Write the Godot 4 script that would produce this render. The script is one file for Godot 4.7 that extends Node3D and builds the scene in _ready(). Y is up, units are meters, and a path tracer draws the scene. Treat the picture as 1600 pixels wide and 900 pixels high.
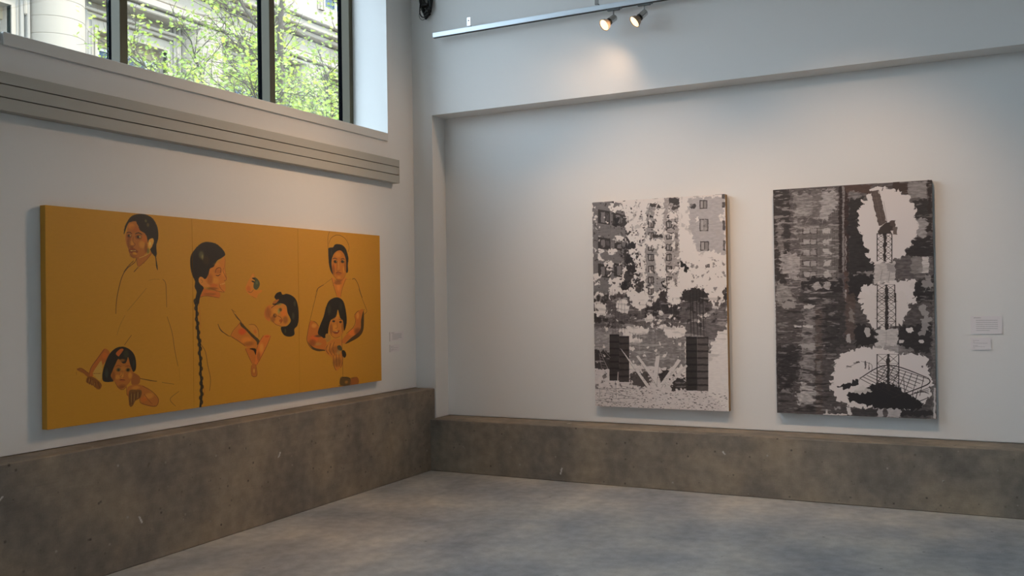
extends Node3D
# Corner of a gallery: plastered walls over concrete upstands, a high strip window on the left, paintings lit from tracks.
# Axes: x runs away from the window wall (x = 0), z away from the niche wall (z = 0), y up, metres.

const SKY_LIGHT := 6.4
const BEAM1 := 2.6
const SPILL1 := 0.7
const BEAM2 := 3.6
const LAMP_COLOR := Color(1.0, 0.835, 0.68)
const LEDGE_X := 0.215     # front of the left upstand
const LEDGE_Y := 0.771
const BENCH_Z := 0.103     # front of the right upstand
const BENCH_Y := 0.487
const NICHE_Z := -0.234
const NICHE_X := 0.219
const LINTEL_Y := 3.39
const SILL_Y := 3.168
const HEAD_Y := 5.25
const CEILING_Y := 5.6
const ROOM_X := 10.5
const ROOM_Z := 12.0
const WINDOW_Z0 := 0.428
const WINDOW_Z1 := 9.18
const FRAME_X := -0.387

var used := {}
var mats := {}
var brush: PackedByteArray

func _ready() -> void:
	# camera
	var cam := Camera3D.new()
	cam.name = "camera"
	cam.fov = rad_to_deg(2.0 * atan(450.0 / 1452.85))
	cam.near = 0.05
	cam.far = 300.0
	cam.transform = Transform3D(Basis(Vector3.UP, 0.4706) * Basis(Vector3.RIGHT, 0.0113) * Basis(Vector3.BACK, -0.0151), Vector3(4.926, 1.6185, 7.6104))
	add_child(cam)
	cam.current = true
	# sky, overcast
	var env := Environment.new()
	var sky := Sky.new()
	var sm := ProceduralSkyMaterial.new()
	sm.sky_top_color = Color(0.825, 0.92, 1.0)
	sm.sky_horizon_color = Color(0.825, 0.92, 1.0)
	sm.ground_bottom_color = Color(0.5, 0.5, 0.5)
	sm.ground_horizon_color = Color(0.55, 0.55, 0.55)
	sky.sky_material = sm
	env.background_mode = Environment.BG_SKY
	env.sky = sky
	env.background_energy_multiplier = SKY_LIGHT
	env.tonemap_mode = Environment.TONE_MAPPER_LINEAR
	env.tonemap_exposure = 1.0
	env.sdfgi_enabled = true
	env.ssao_enabled = true
	env.ssil_enabled = true
	var we := WorldEnvironment.new()
	we.name = "environment"
	we.environment = env
	add_child(we)

	# hazy sun from behind the house: it reaches the street, not the room
	var sun := DirectionalLight3D.new()
	sun.name = "sun"
	add_child(sun)
	sun.look_at_from_position(Vector3(10, 14, -4), Vector3.ZERO, Vector3.UP)
	sun.light_color = Color(1.0, 0.96, 0.9)
	sun.light_energy = 1.6
	sun.light_angular_distance = 6.0
	sun.shadow_enabled = true
	sun.sky_mode = DirectionalLight3D.SKY_MODE_LIGHT_ONLY

	make_brush()
	make_materials()
	build_room()
	build_window()
	build_outside()
	build_tree()
	build_casing()
	build_paintings()
	build_cards()
	build_track_lights()
	build_cable()

# ------------------------------------------------------------------ helpers
func numbered(called: String) -> String:
	used[called] = used.get(called, -1) + 1
	return called if used[called] == 0 else "%s_%03d" % [called, used[called]]

func tag(o: Node, label: String, category: String, group := "", kind := "") -> Node:
	o.set_meta("label", label)
	o.set_meta("category", category)
	if group: o.set_meta("group", group)
	if kind: o.set_meta("kind", kind)
	return o

func thing(called: String, at := Vector3.ZERO) -> Node3D:
	var n := Node3D.new()
	n.name = numbered(called)
	n.position = at
	add_child(n, true)
	return n

func mb() -> SurfaceTool:
	var st := SurfaceTool.new()
	st.begin(Mesh.PRIMITIVE_TRIANGLES)
	return st

func obj(called: String, st: SurfaceTool, m: Material, parent: Node = null) -> MeshInstance3D:
	var o := MeshInstance3D.new()
	o.name = numbered(called) if parent == null else called
	o.mesh = st.commit()
	o.material_override = m
	o.cast_shadow = GeometryInstance3D.SHADOW_CASTING_SETTING_ON
	if parent: parent.add_child(o, true)
	else: add_child(o, true)
	return o

func tri(st: SurfaceTool, a: Vector3, b: Vector3, c: Vector3, n: Vector3, ua := Vector2.ZERO, ub := Vector2.ZERO, uc := Vector2.ZERO) -> void:
	var flip := (b - a).cross(c - a).dot(n) > 0.0
	var vs := [[a, ua], [c, uc], [b, ub]] if flip else [[a, ua], [b, ub], [c, uc]]
	for v in vs:
		st.set_normal(n)
		st.set_uv(v[1])
		st.add_vertex(v[0])

func flat_uv(p: Vector3, n: Vector3) -> Vector2:
	if absf(n.x) > 0.7: return Vector2(p.z, -p.y)
	if absf(n.y) > 0.7: return Vector2(p.x, p.z)
	return Vector2(p.x, -p.y)

func quad(st: SurfaceTool, a: Vector3, b: Vector3, c: Vector3, d: Vector3, n: Vector3) -> void:
	tri(st, a, b, c, n, flat_uv(a, n), flat_uv(b, n), flat_uv(c, n))
	tri(st, a, c, d, n, flat_uv(a, n), flat_uv(c, n), flat_uv(d, n))

# box between two corners, its edges chamfered by bev
func bx(st: SurfaceTool, lo: Vector3, hi: Vector3, bev := 0.0) -> void:
	var c := (lo + hi) / 2.0
	var h := (hi - lo) / 2.0
	bev = minf(bev, minf(h.x, minf(h.y, h.z)) * 0.9)
	for ax in 3:
		var u := (ax + 1) % 3
		var v := (ax + 2) % 3
		for s in [-1.0, 1.0]:
			var n := Vector3.ZERO
			n[ax] = s
			var p := []
			for k in [[-1, -1], [1, -1], [1, 1], [-1, 1]]:
				var q := c
				q[ax] += s * h[ax]
				q[u] += k[0] * (h[u] - bev)
				q[v] += k[1] * (h[v] - bev)
				p.append(q)
			quad(st, p[0], p[1], p[2], p[3], n)
		if bev <= 0.0: continue
		for su in [-1.0, 1.0]:
			for sv in [-1.0, 1.0]:
				var e := []
				for k in [[-1, 0], [1, 0], [1, 1], [-1, 1]]:
					var q := c
					q[ax] += k[0] * (h[ax] - bev)
					q[u] += su * (h[u] - (bev if k[1] == 0 else 0.0))
					q[v] += sv * (h[v] - (0.0 if k[1] == 0 else bev))
					e.append(q)
				var n := Vector3.ZERO
				n[u] = su * 0.70710678
				n[v] = sv * 0.70710678
				quad(st, e[0], e[1], e[2], e[3], n)
	if bev > 0.0:
		for sx in [-1.0, 1.0]:
			for sy in [-1.0, 1.0]:
				for sz in [-1.0, 1.0]:
					var k := Vector3(sx, sy, sz)
					var o := c + h * k
					tri(st, o - Vector3(0, sy, sz) * bev, o - Vector3(sx, 0, sz) * bev, o - Vector3(sx, sy, 0) * bev, k.normalized())

# surface of revolution: profile of (radius, height) along axis from at
func lathe(st: SurfaceTool, at: Vector3, axis: Vector3, profile: Array, seg := 16) -> void:
	axis = axis.normalized()
	var u := axis.cross(Vector3.UP if absf(axis.y) < 0.9 else Vector3.RIGHT).normalized()
	var v := axis.cross(u)
	for i in profile.size() - 1:
		var a: Vector2 = profile[i]
		var b: Vector2 = profile[i + 1]
		var t := b - a
		if t.length() < 1e-6: continue
		for k in seg:
			var d0 := u * cos(TAU * k / seg) + v * sin(TAU * k / seg)
			var d1 := u * cos(TAU * (k + 1) / seg) + v * sin(TAU * (k + 1) / seg)
			var n0 := (d0 * t.y - axis * t.x).normalized()
			var n1 := (d1 * t.y - axis * t.x).normalized()
			var p := [at + d0 * a.x + axis * a.y, at + d1 * a.x + axis * a.y, at + d1 * b.x + axis * b.y, at + d0 * b.x + axis * b.y]
			var ns := [n0, n1, n1, n0]
			for f in [[0, 1, 2], [0, 2, 3]]:
				if (p[f[0]] as Vector3).distance_squared_to(p[f[1]]) < 1e-12 or (p[f[1]] as Vector3).distance_squared_to(p[f[2]]) < 1e-12: continue
				var order: Array = f if (p[f[1]] - p[f[0]]).cross(p[f[2]] - p[f[0]]).dot(n0) <= 0.0 else [f[0], f[2], f[1]]
				for j in order:
					st.set_normal(ns[j])
					st.set_uv(Vector2(float(k) / seg, p[j].y))
					st.add_vertex(p[j])

func rod(st: SurfaceTool, a: Vector3, b: Vector3, r0: float, r1 := -1.0, seg := 10) -> void:
	if r1 < 0.0: r1 = r0
	var l := a.distance_to(b)
	lathe(st, a, b - a, [Vector2(0, 0), Vector2(r0, 0), Vector2(r1, l), Vector2(0, l)], seg)

func tube(st: SurfaceTool, pts: Array, r: float, seg := 6) -> void:
	var prev := []
	for i in pts.size():
		var t: Vector3 = (pts[mini(i + 1, pts.size() - 1)] - pts[maxi(i - 1, 0)]).normalized()
		var u := t.cross(Vector3.UP if absf(t.y) < 0.95 else Vector3.RIGHT).normalized()
		var v := t.cross(u)
		var ring := []
		for k in seg: ring.append(u * cos(TAU * k / seg) + v * sin(TAU * k / seg))
		if prev:
			for k in seg:
				var k1 := (k + 1) % seg
				var p := [pts[i - 1] + prev[k] * r, pts[i - 1] + prev[k1] * r, pts[i] + ring[k1] * r, pts[i] + ring[k] * r]
				var ns := [prev[k], prev[k1], ring[k1], ring[k]]
				for f in [[0, 1, 2], [0, 2, 3]]:
					var order: Array = f if (p[f[1]] - p[f[0]]).cross(p[f[2]] - p[f[0]]).dot(ns[0]) <= 0.0 else [f[0], f[2], f[1]]
					for j in order:
						st.set_normal(ns[j])
						st.add_vertex(p[j])
		prev = ring

# ------------------------------------------------------------------ materials
func mat(called: String, c: Color, rough := 0.8, metal := 0.0) -> StandardMaterial3D:
	var m := StandardMaterial3D.new()
	m.resource_name = called
	m.albedo_color = c
	m.roughness = rough
	m.metallic = metal
	mats[called] = m
	return m

func noise_bytes(w: int, h: int, freq: float, octaves: int, seed_: int, sx := 1.0, sy := 1.0) -> PackedByteArray:
	var n := FastNoiseLite.new()
	n.seed = seed_
	n.noise_type = FastNoiseLite.TYPE_SIMPLEX_SMOOTH
	n.frequency = freq
	n.fractal_octaves = octaves
	var out := PackedByteArray()
	out.resize(w * h)
	for y in h:
		for x in w:
			out[y * w + x] = clampi(int(128.0 + 150.0 * n.get_noise_2d(x * sx, y * sy)), 0, 255)
	return out

func relief(freq: float, octaves: int, seed_: int, size := 512) -> NoiseTexture2D:
	var n := FastNoiseLite.new()
	n.seed = seed_
	n.frequency = freq
	n.fractal_octaves = octaves
	var t := NoiseTexture2D.new()
	t.width = size
	t.height = size
	t.seamless = true
	t.noise = n
	return t

# cast concrete: blotches, cloudy patches, pores, vertical runs; marks are [x, y, length, slope] pale scratches in metres
func concrete(wm: float, hm: float, px: float, seed_: int, base: Color, amp: float, runs: float, marks: Array, pores: int) -> ImageTexture:
	var w := int(wm * px)
	var h := int(hm * px)
	var big := noise_bytes(w / 2, h / 2, 0.012 * 200.0 / px, 4, seed_)
	var fine := noise_bytes(w / 2, h / 2, 0.09 * 200.0 / px, 3, seed_ + 1)
	var run := noise_bytes(w / 2, h / 2, 0.03 * 200.0 / px, 3, seed_ + 2, 1.0, 0.12)
	var d := PackedByteArray()
	d.resize(w * h * 3)
	var rng := RandomNumberGenerator.new()
	rng.seed = seed_
	for y in h:
		for x in w:
			var i := mini(y / 2, h / 2 - 1) * (w / 2) + mini(x / 2, w / 2 - 1)
			var b := (big[i] - 128) / 128.0
			var f := 1.0 + amp * (0.9 * b + 0.45 * (fine[i] - 128) / 128.0 + runs * (run[i] - 128) / 128.0)
			f += rng.randf_range(-0.025, 0.025)
			var o := (y * w + x) * 3
			d[o] = clampi(int(base.r8 * f * (1.0 + 0.03 * b)), 0, 255)
			d[o + 1] = clampi(int(base.g8 * f), 0, 255)
			d[o + 2] = clampi(int(base.b8 * f * (1.0 - 0.05 * b)), 0, 255)
	var im := Image.create_from_data(w, h, false, Image.FORMAT_RGB8, d)
	for k in pores:
		var s := rng.randi_range(1, 2)
		var c := base.darkened(rng.randf_range(0.12, 0.4)) if rng.randf() < 0.75 else base.lightened(rng.randf_range(0.1, 0.3))
		im.fill_rect(Rect2i(rng.randi_range(0, w - 4), rng.randi_range(0, h - 4), s, s), c)
	for m in marks:
		for k in int(m[2] * px):
			im.fill_rect(Rect2i(int(m[0] * px + k * m[3]), int(m[1] * px + k), 2, 1), base.lightened(0.45 + 0.2 * rng.randf()))
	return ImageTexture.create_from_image(im)

func make_materials() -> void:
	var m := mat("plaster", Color(0.905, 0.9, 0.885), 0.75)
	m.heightmap_enabled = true
	m.heightmap_texture = relief(0.02, 4, 3)
	m.heightmap_scale = 0.06
	m.uv1_triplanar = true
	m.uv1_world_triplanar = true
	m.uv1_scale = Vector3(0.7, 0.7, 0.7)
	mat("ceiling", Color(0.88, 0.88, 0.87), 0.9)
	mat("sill_white", Color(0.86, 0.86, 0.84), 0.5)
	mat("casing", Color(0.68, 0.675, 0.64), 0.55)
	mat("bronze", Color(0.32, 0.29, 0.2), 0.6, 0.0)
	mat("gasket", Color(0.025, 0.03, 0.04), 0.9).metallic_specular = 0.1
	var g := mat("glass", Color(0.9, 1.0, 0.97, 0.04), 0.0)
	g.transparency = BaseMaterial3D.TRANSPARENCY_ALPHA
	mat("aluminium", Color(0.82, 0.85, 0.87), 0.38, 0.7)
	mat("chrome", Color(0.78, 0.78, 0.78), 0.18, 1.0)
	mat("grey_metal", Color(0.42, 0.44, 0.44), 0.4, 0.6)
	mat("black_plastic", Color(0.035, 0.035, 0.035), 0.5)
	mat("cable", Color(0.06, 0.062, 0.06), 0.55)
	mat("cable_grey", Color(0.3, 0.32, 0.31), 0.5)
	mat("wood_edge", Color(0.66, 0.52, 0.34), 0.7)
	mat("dark_edge", Color(0.3, 0.28, 0.27), 0.7)
	mat("ochre_edge", Color(0.78, 0.56, 0.19), 0.75)
	mat("card", Color(0.86, 0.84, 0.83), 0.6)
	# concrete upstands, one texture laid along each face in metres
	var c := mat("concrete_left", Color.WHITE, 0.75)
	c.albedo_texture = concrete(8.0, 0.8, 150.0, 11, Color8(134, 123, 109), 0.19, 0.35, [[3.5, 0.5, 0.05, -0.5], [2.2, 0.3, 0.04, 0.6], [4.4, 0.2, 0.03, 1.0]], 260)
	c.uv1_scale = Vector3(1.0 / 8.0, 1.0 / 0.8, 1)
	c.uv1_offset = Vector3(0, 0.0, 0)
	var c2 := mat("concrete_right", Color.WHITE, 0.75)
	c2.albedo_texture = concrete(8.0, 0.8, 150.0, 31, Color8(134, 124, 110), 0.21, 0.25, [[1.57, 0.68, 0.06, -0.3], [3.0, 0.45, 0.03, 0.8]], 260)
	c2.uv1_scale = Vector3(1.0 / 8.0, 1.0 / 0.8, 1)
	for k in [c, c2]:
		k.heightmap_enabled = true
		k.heightmap_texture = relief(0.02, 5, 8)
		k.heightmap_scale = 0.15
	var f := mat("concrete_floor", Color.WHITE, 0.42)
	f.albedo_texture = concrete(8.0, 8.0, 128.0, 51, Color8(180, 180, 178), 0.17, 0.3, [], 300)
	f.uv1_scale = Vector3(1.0 / 8.0, 1.0 / 8.0, 1)
	var rt := relief(0.012, 4, 77)
	var ramp := Gradient.new()
	ramp.set_color(0, Color(0.72, 0.72, 0.72))
	ramp.set_color(1, Color(1, 1, 1))
	rt.color_ramp = ramp
	f.roughness_texture = rt
	f.roughness = 0.55
	# outside
	mat("stone", Color(0.63, 0.585, 0.525), 0.9)
	mat("stone_grey", Color(0.57, 0.54, 0.5), 0.9)
	mat("far_glass", Color(0.16, 0.24, 0.33), 0.12, 0.2)
	mat("white_paint", Color(0.9, 0.9, 0.9), 0.5)
	mat("blind", Color(0.62, 0.55, 0.44), 0.9)
	mat("asphalt", Color(0.5, 0.5, 0.5), 0.9)
	mat("bark", Color(0.33, 0.29, 0.25), 0.9)
	var l := mat("leaf", Color(1, 1, 1), 0.55)
	l.vertex_color_use_as_albedo = true
	l.backlight_enabled = true
	l.backlight = Color(0.95, 1.0, 0.7)

# ------------------------------------------------------------------ room
func build_room() -> void:
	var pl: Material = mats.plaster
	var st := mb()
	bx(st, Vector3(-0.6, -0.2, -0.5), Vector3(ROOM_X + 0.3, 0.0, ROOM_Z + 0.3))
	tag(obj("floor", st, mats.concrete_floor), "grey polished concrete floor with cloudy mottling", "floor", "", "structure")
	st = mb()
	bx(st, Vector3(-0.6, CEILING_Y, -0.5), Vector3(ROOM_X + 0.3, CEILING_Y + 0.25, ROOM_Z + 0.3))
	tag(obj("ceiling", st, mats.ceiling), "white ceiling high above the window", "ceiling", "", "structure")
	# window wall
	st = mb()
	bx(st, Vector3(-0.53, LEDGE_Y, 0.0), Vector3(-0.02, SILL_Y - 0.05, ROOM_Z))
	bx(st, Vector3(-0.02, LEDGE_Y + 0.005, 0.0), Vector3(0, SILL_Y - 0.05, ROOM_Z))
	bx(st, Vector3(-0.53, SILL_Y - 0.05, 0.0), Vector3(0, CEILING_Y, WINDOW_Z0))
	bx(st, Vector3(-0.53, SILL_Y - 0.05, WINDOW_Z1), Vector3(0, CEILING_Y, ROOM_Z))
	bx(st, Vector3(-0.53, HEAD_Y, WINDOW_Z0), Vector3(0, CEILING_Y, WINDOW_Z1))
	tag(obj("wall_left", st, pl), "white plastered wall with the strip window and ochre triptych", "wall", "", "structure")
	# niche wall: pier, lintel band and recessed back
	st = mb()
	bx(st, Vector3(-0.53, 0.0, -0.5), Vector3(LEDGE_X - 0.002, LINTEL_Y, 0.0))
	bx(st, Vector3(LEDGE_X - 0.002, BENCH_Y + 0.002, -0.5), Vector3(NICHE_X, LINTEL_Y, 0.0))
	bx(st, Vector3(-0.53, LINTEL_Y, -0.5), Vector3(ROOM_X, CEILING_Y, 0.0))
	bx(st, Vector3(NICHE_X, BENCH_Y, -0.5), Vector3(ROOM_X, LINTEL_Y, NICHE_Z - 0.02))
	bx(st, Vector3(NICHE_X, BENCH_Y + 0.007, NICHE_Z - 0.02), Vector3(ROOM_X, LINTEL_Y, NICHE_Z))
	tag(obj("wall_right", st, pl), "white wall with wide recessed niche holding the black and white prints", "wall", "", "structure")
	st = mb()
	bx(st, Vector3(ROOM_X, 0, -0.5), Vector3(ROOM_X + 0.3, CEILING_Y, ROOM_Z + 0.3))
	tag(obj("wall_far", st, pl), "white plastered wall facing the window", "wall", "", "structure")
	st = mb()
	bx(st, Vector3(-0.53, 0, ROOM_Z), Vector3(4.4, CEILING_Y, ROOM_Z + 0.3))
	bx(st, Vector3(7.2, 0, ROOM_Z), Vector3(ROOM_X, CEILING_Y, ROOM_Z + 0.3))
	bx(st, Vector3(4.4, 2.9, ROOM_Z), Vector3(7.2, CEILING_Y, ROOM_Z + 0.3))
	tag(obj("wall_back", st, pl), "white plastered wall with the glazed street front, opposite the niche", "wall", "", "structure")
	var w := thing("window_2")
	tag(w, "glazed street front in the wall opposite the niche", "window", "", "structure")
	for i in 3:
		var x := 4.4 + 1.4 * i
		st = mb()
		bx(st, Vector3(maxf(4.4, x - 0.04), 0, ROOM_Z + 0.1), Vector3(minf(7.2, x + 0.04), 2.9, ROOM_Z + 0.2), 0.003)
		obj("mullion", st, mats.bronze, w)
		if i < 2:
			st = mb()
			bx(st, Vector3(x + 0.04, 0.1, ROOM_Z + 0.146), Vector3(x + 1.36, 2.8, ROOM_Z + 0.154))
			obj("pane", st, mats.glass, w)
			for y in [[0.0, 0.1], [2.8, 2.9]]:
				st = mb()
				bx(st, Vector3(x + 0.04, y[0], ROOM_Z + 0.1), Vector3(x + 1.36, y[1], ROOM_Z + 0.2), 0.003)
				obj("rail", st, mats.bronze, w)
	# concrete upstands along the foot of both walls
	st = mb()
	bx(st, Vector3(-0.53, 0, 0.012), Vector3(LEDGE_X, LEDGE_Y, ROOM_Z), 0.006)
	var left := obj("baseboard_left", st, mats.concrete_left)
	tag(left, "tall raw concrete upstand under the ochre triptych", "concrete plinth", "", "structure")
	st = mb()
	bx(st, Vector3(LEDGE_X - 0.002, 0, -0.5), Vector3(ROOM_X, BENCH_Y, BENCH_Z), 0.006)
	var right := obj("baseboard_right", st, mats.concrete_right)
	tag(right, "low raw concrete upstand under the black and white prints", "concrete plinth", "", "structure")

func build_window() -> void:
	var w := thing("window_1")
	tag(w, "high strip window with dark bronze mullions and deep white reveal", "window", "", "structure")
	var zs := [0.4555, 1.5515, 3.069, 4.585, 6.10, 7.62, 9.15]
	var y1 := HEAD_Y
	for i in zs.size():
		var h := 0.0275 if i == 0 else 0.0335
		var st := mb()
		bx(st, Vector3(-0.476, SILL_Y - 0.01, zs[i] - h), Vector3(FRAME_X, y1, zs[i] + h), 0.003)
		obj("mullion", st, mats.bronze, w)
		st = mb()
		bx(st, Vector3(-0.522, SILL_Y - 0.01, zs[i] - h + 0.002), Vector3(-0.476, y1, zs[i] + h - 0.002))
		obj("gasket", st, mats.gasket, w)
		if i < zs.size() - 1:
			var a: float = zs[i] + h
			var b: float = zs[i + 1] - 0.0335
			st = mb()
			bx(st, Vector3(-0.512, SILL_Y + 0.002, a - 0.002), Vector3(-0.504, y1 - 0.06, b + 0.002))
			obj("pane", st, mats.glass, w)
			st = mb()
			bx(st, Vector3(-0.52, y1 - 0.06, a), Vector3(FRAME_X, y1, b), 0.003)
			obj("head_rail", st, mats.bronze, w)
	var spans := [[0.43, 4.243, 0.02], [4.247, WINDOW_Z1, 0.016]]
	for s in spans:
		var st := mb()
		bx(st, Vector3(-0.53, SILL_Y - 0.05, s[0]), Vector3(0.0, SILL_Y, s[1]))
		bx(st, Vector3(-0.01, SILL_Y - 0.073, s[0] + 0.02), Vector3(s[2], SILL_Y, s[1]), 0.002)
		obj("sill", st, mats.sill_white, w)

# ------------------------------------------------------------------ outside
func build_outside() -> void:
	var st := mb()
	bx(st, Vector3(-60, -1.3, -90), Vector3(-0.62, -1.0, 60))
	bx(st, Vector3(-0.62, -1.3, ROOM_Z + 0.32), Vector3(50, -0.3, 60))
	tag(obj("ground", st, mats.asphalt), "grey street below the window", "street", "", "structure")
	var b := thing("stone_building", Vector3(-16.0, -1.0, 0))
	tag(b, "pale classical stone building with round columns across the street", "building")
	var col := [-3.3, -8.1, -12.9, -17.7, -22.5, -27.3]
	var z_end := -34.0
	# wall around the windows, built storey by storey; local y = world y + 1
	var open_y := [[2.0, 4.9], [6.9, 9.88], [13.2, 15.8]]
	var top := 17.5
	st = mb()
	var y := 0.0
	for o in open_y:
		bx(st, Vector3(-1.2, y, z_end), Vector3(0, o[0], 4.0))
		y = o[1]
	bx(st, Vector3(-1.2, y, z_end), Vector3(0, top, 4.0))
	for o in open_y:
		bx(st, Vector3(-1.2, o[0], col[0] - 1.22), Vector3(0, o[1], 4.0))
		for i in range(1, col.size()):
			var zb: float = z_end if i == col.size() - 1 else col[i] - 1.22
			bx(st, Vector3(-1.2, o[0], zb), Vector3(0, o[1], col[i] + 1.22))
	obj("facade_wall", st, mats.stone, b)
	# windows with moulded surrounds
	for o in open_y:
		for i in range(0, col.size() - 1):
			var za: float = col[i] - 1.22
			var zb: float = col[i + 1] + 1.22
			var win := Node3D.new()
			win.name = "window"
			b.add_child(win, true)
			st = mb()
			bx(st, Vector3(-0.4, o[0], zb), Vector3(-0.36, o[1], za))
			obj("pane", st, mats.far_glass, win)
			st = mb()
			for z in [za - 0.06, za - 0.36, (za + zb) / 2.0, zb + 0.36, zb + 0.06]:
				bx(st, Vector3(-0.4, o[0], z - 0.035), Vector3(-0.3, o[1], z + 0.035))
			for yy in [o[0] + 0.06, o[1] - 0.34]:
				bx(st, Vector3(-0.4, yy - 0.04, zb), Vector3(-0.3, yy + 0.04, za))
			obj("sash", st, mats.white_paint, win)
			st = mb()
			bx(st, Vector3(-0.36, o[1] - 0.3, zb), Vector3(-0.2, o[1], za))
			obj("blind_box", st, mats.blind, win)
			st = mb()
			for k in [[0.30, 0.05], [0.22, 0.09], [0.08, 0.13]]:
				bx(st, Vector3(-0.05, o[0] - 0.2, za), Vector3(k[1], o[1] + k[0], za + k[0]))
				bx(st, Vector3(-0.05, o[0] - 0.2, zb - k[0]), Vector3(k[1], o[1] + k[0], zb))
				bx(st, Vector3(-0.05, o[1], zb), Vector3(k[1], o[1] + k[0], za))
			bx(st, Vector3(-0.05, o[1] + 0.34, zb - 0.42), Vector3(0.16, o[1] + 0.44, za + 0.42), 0.02)
			bx(st, Vector3(-0.05, o[1] + 0.44, zb - 0.48), Vector3(0.26, o[1] + 0.52, za + 0.48), 0.02)
			obj("surround", st, mats.stone, win)
			for z in [za + 0.36, zb - 0.36]:
				st = mb()
				bx(st, Vector3(-0.05, o[1] - 0.15, z - 0.06), Vector3(0.2, o[1] + 0.34, z + 0.06), 0.03)
				obj("bracket", st, mats.stone, win)
	# entablature above the columns
	for k in [[10.62, 10.74, 0.14], [10.78, 10.98, 0.24], [11.04, 11.5, 0.10], [11.56, 11.7, 0.34], [11.72, 11.95, 0.55], [11.98, 12.12, 0.68]]:
		st = mb()
		bx(st, Vector3(-0.1, k[0], z_end), Vector3(k[2] + 0.5, k[1], 4.0), 0.03)
		obj("cornice_moulding", st, mats.stone, b)
	st = mb()
	bx(st, Vector3(-1.3, top, z_end), Vector3(0.6, top + 0.5, 4.0), 0.05)
	obj("parapet", st, mats.stone, b)
	# engaged columns: a shaft of separate drums, and mouldings beside it
	for z in col:
		var c := Node3D.new()
		c.name = "column"
		c.position = Vector3(0.05, 0, z)
		b.add_child(c, true)
		var dh := 0.43
		var n := 24
		for i in n:
			st = mb()
			var ya := 0.3 + i * dh
			lathe(st, Vector3(0, ya, 0), Vector3.UP, [Vector2(0, 0), Vector2(0.700, 0), Vector2(0.712, 0.012), Vector2(0.712, dh - 0.012), Vector2(0.700, dh), Vector2(0, dh)], 32)
			obj("stone", st, mats.stone, c)
		for s in [-1.0, 1.0]:
			for k in [[0.78, 0.86, 0.16], [0.90, 1.0, 0.10], [1.03, 1.08, 0.06]]:
				st = mb()
				bx(st, Vector3(-0.1, 0, minf(s * k[0], s * k[1])), Vector3(k[2], 10.6, maxf(s * k[0], s * k[1])), 0.015)
				obj("pilaster_moulding", st, mats.stone_grey, c)

var tips := []

func grow(st: SurfaceTool, a: Vector3, dir: Vector3, length: float, r: float, level: int, rng: RandomNumberGenerator) -> void:
	var p := a
	var d := dir.normalized()
	var steps := 5
	for i in steps:
		var q := p + d * length / steps
		rod(st, p, q, r * (1.0 - 0.11 * i), r * (1.0 - 0.11 * (i + 1)), 6 if level < 2 else 4)
		if level >= 2 or (level == 1 and i >= 2): tips.append([q, d, level])
		if level < 3 and i >= 1:
			var kids := 2 if level >= 1 else 1
			for k in kids:
				var side := Vector3(rng.randf_range(-1, 1), rng.randf_range(-0.25, 0.7), rng.randf_range(-1, 1)).normalized()
				grow(st, q, (d * 0.55 + side * 0.75), length * rng.randf_range(0.42, 0.6), r * 0.42, level + 1, rng)
		d = (d + Vector3(rng.randf_range(-0.16, 0.16), rng.randf_range(-0.04, 0.1), rng.randf_range(-0.16, 0.16))).normalized()
		p = q

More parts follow.
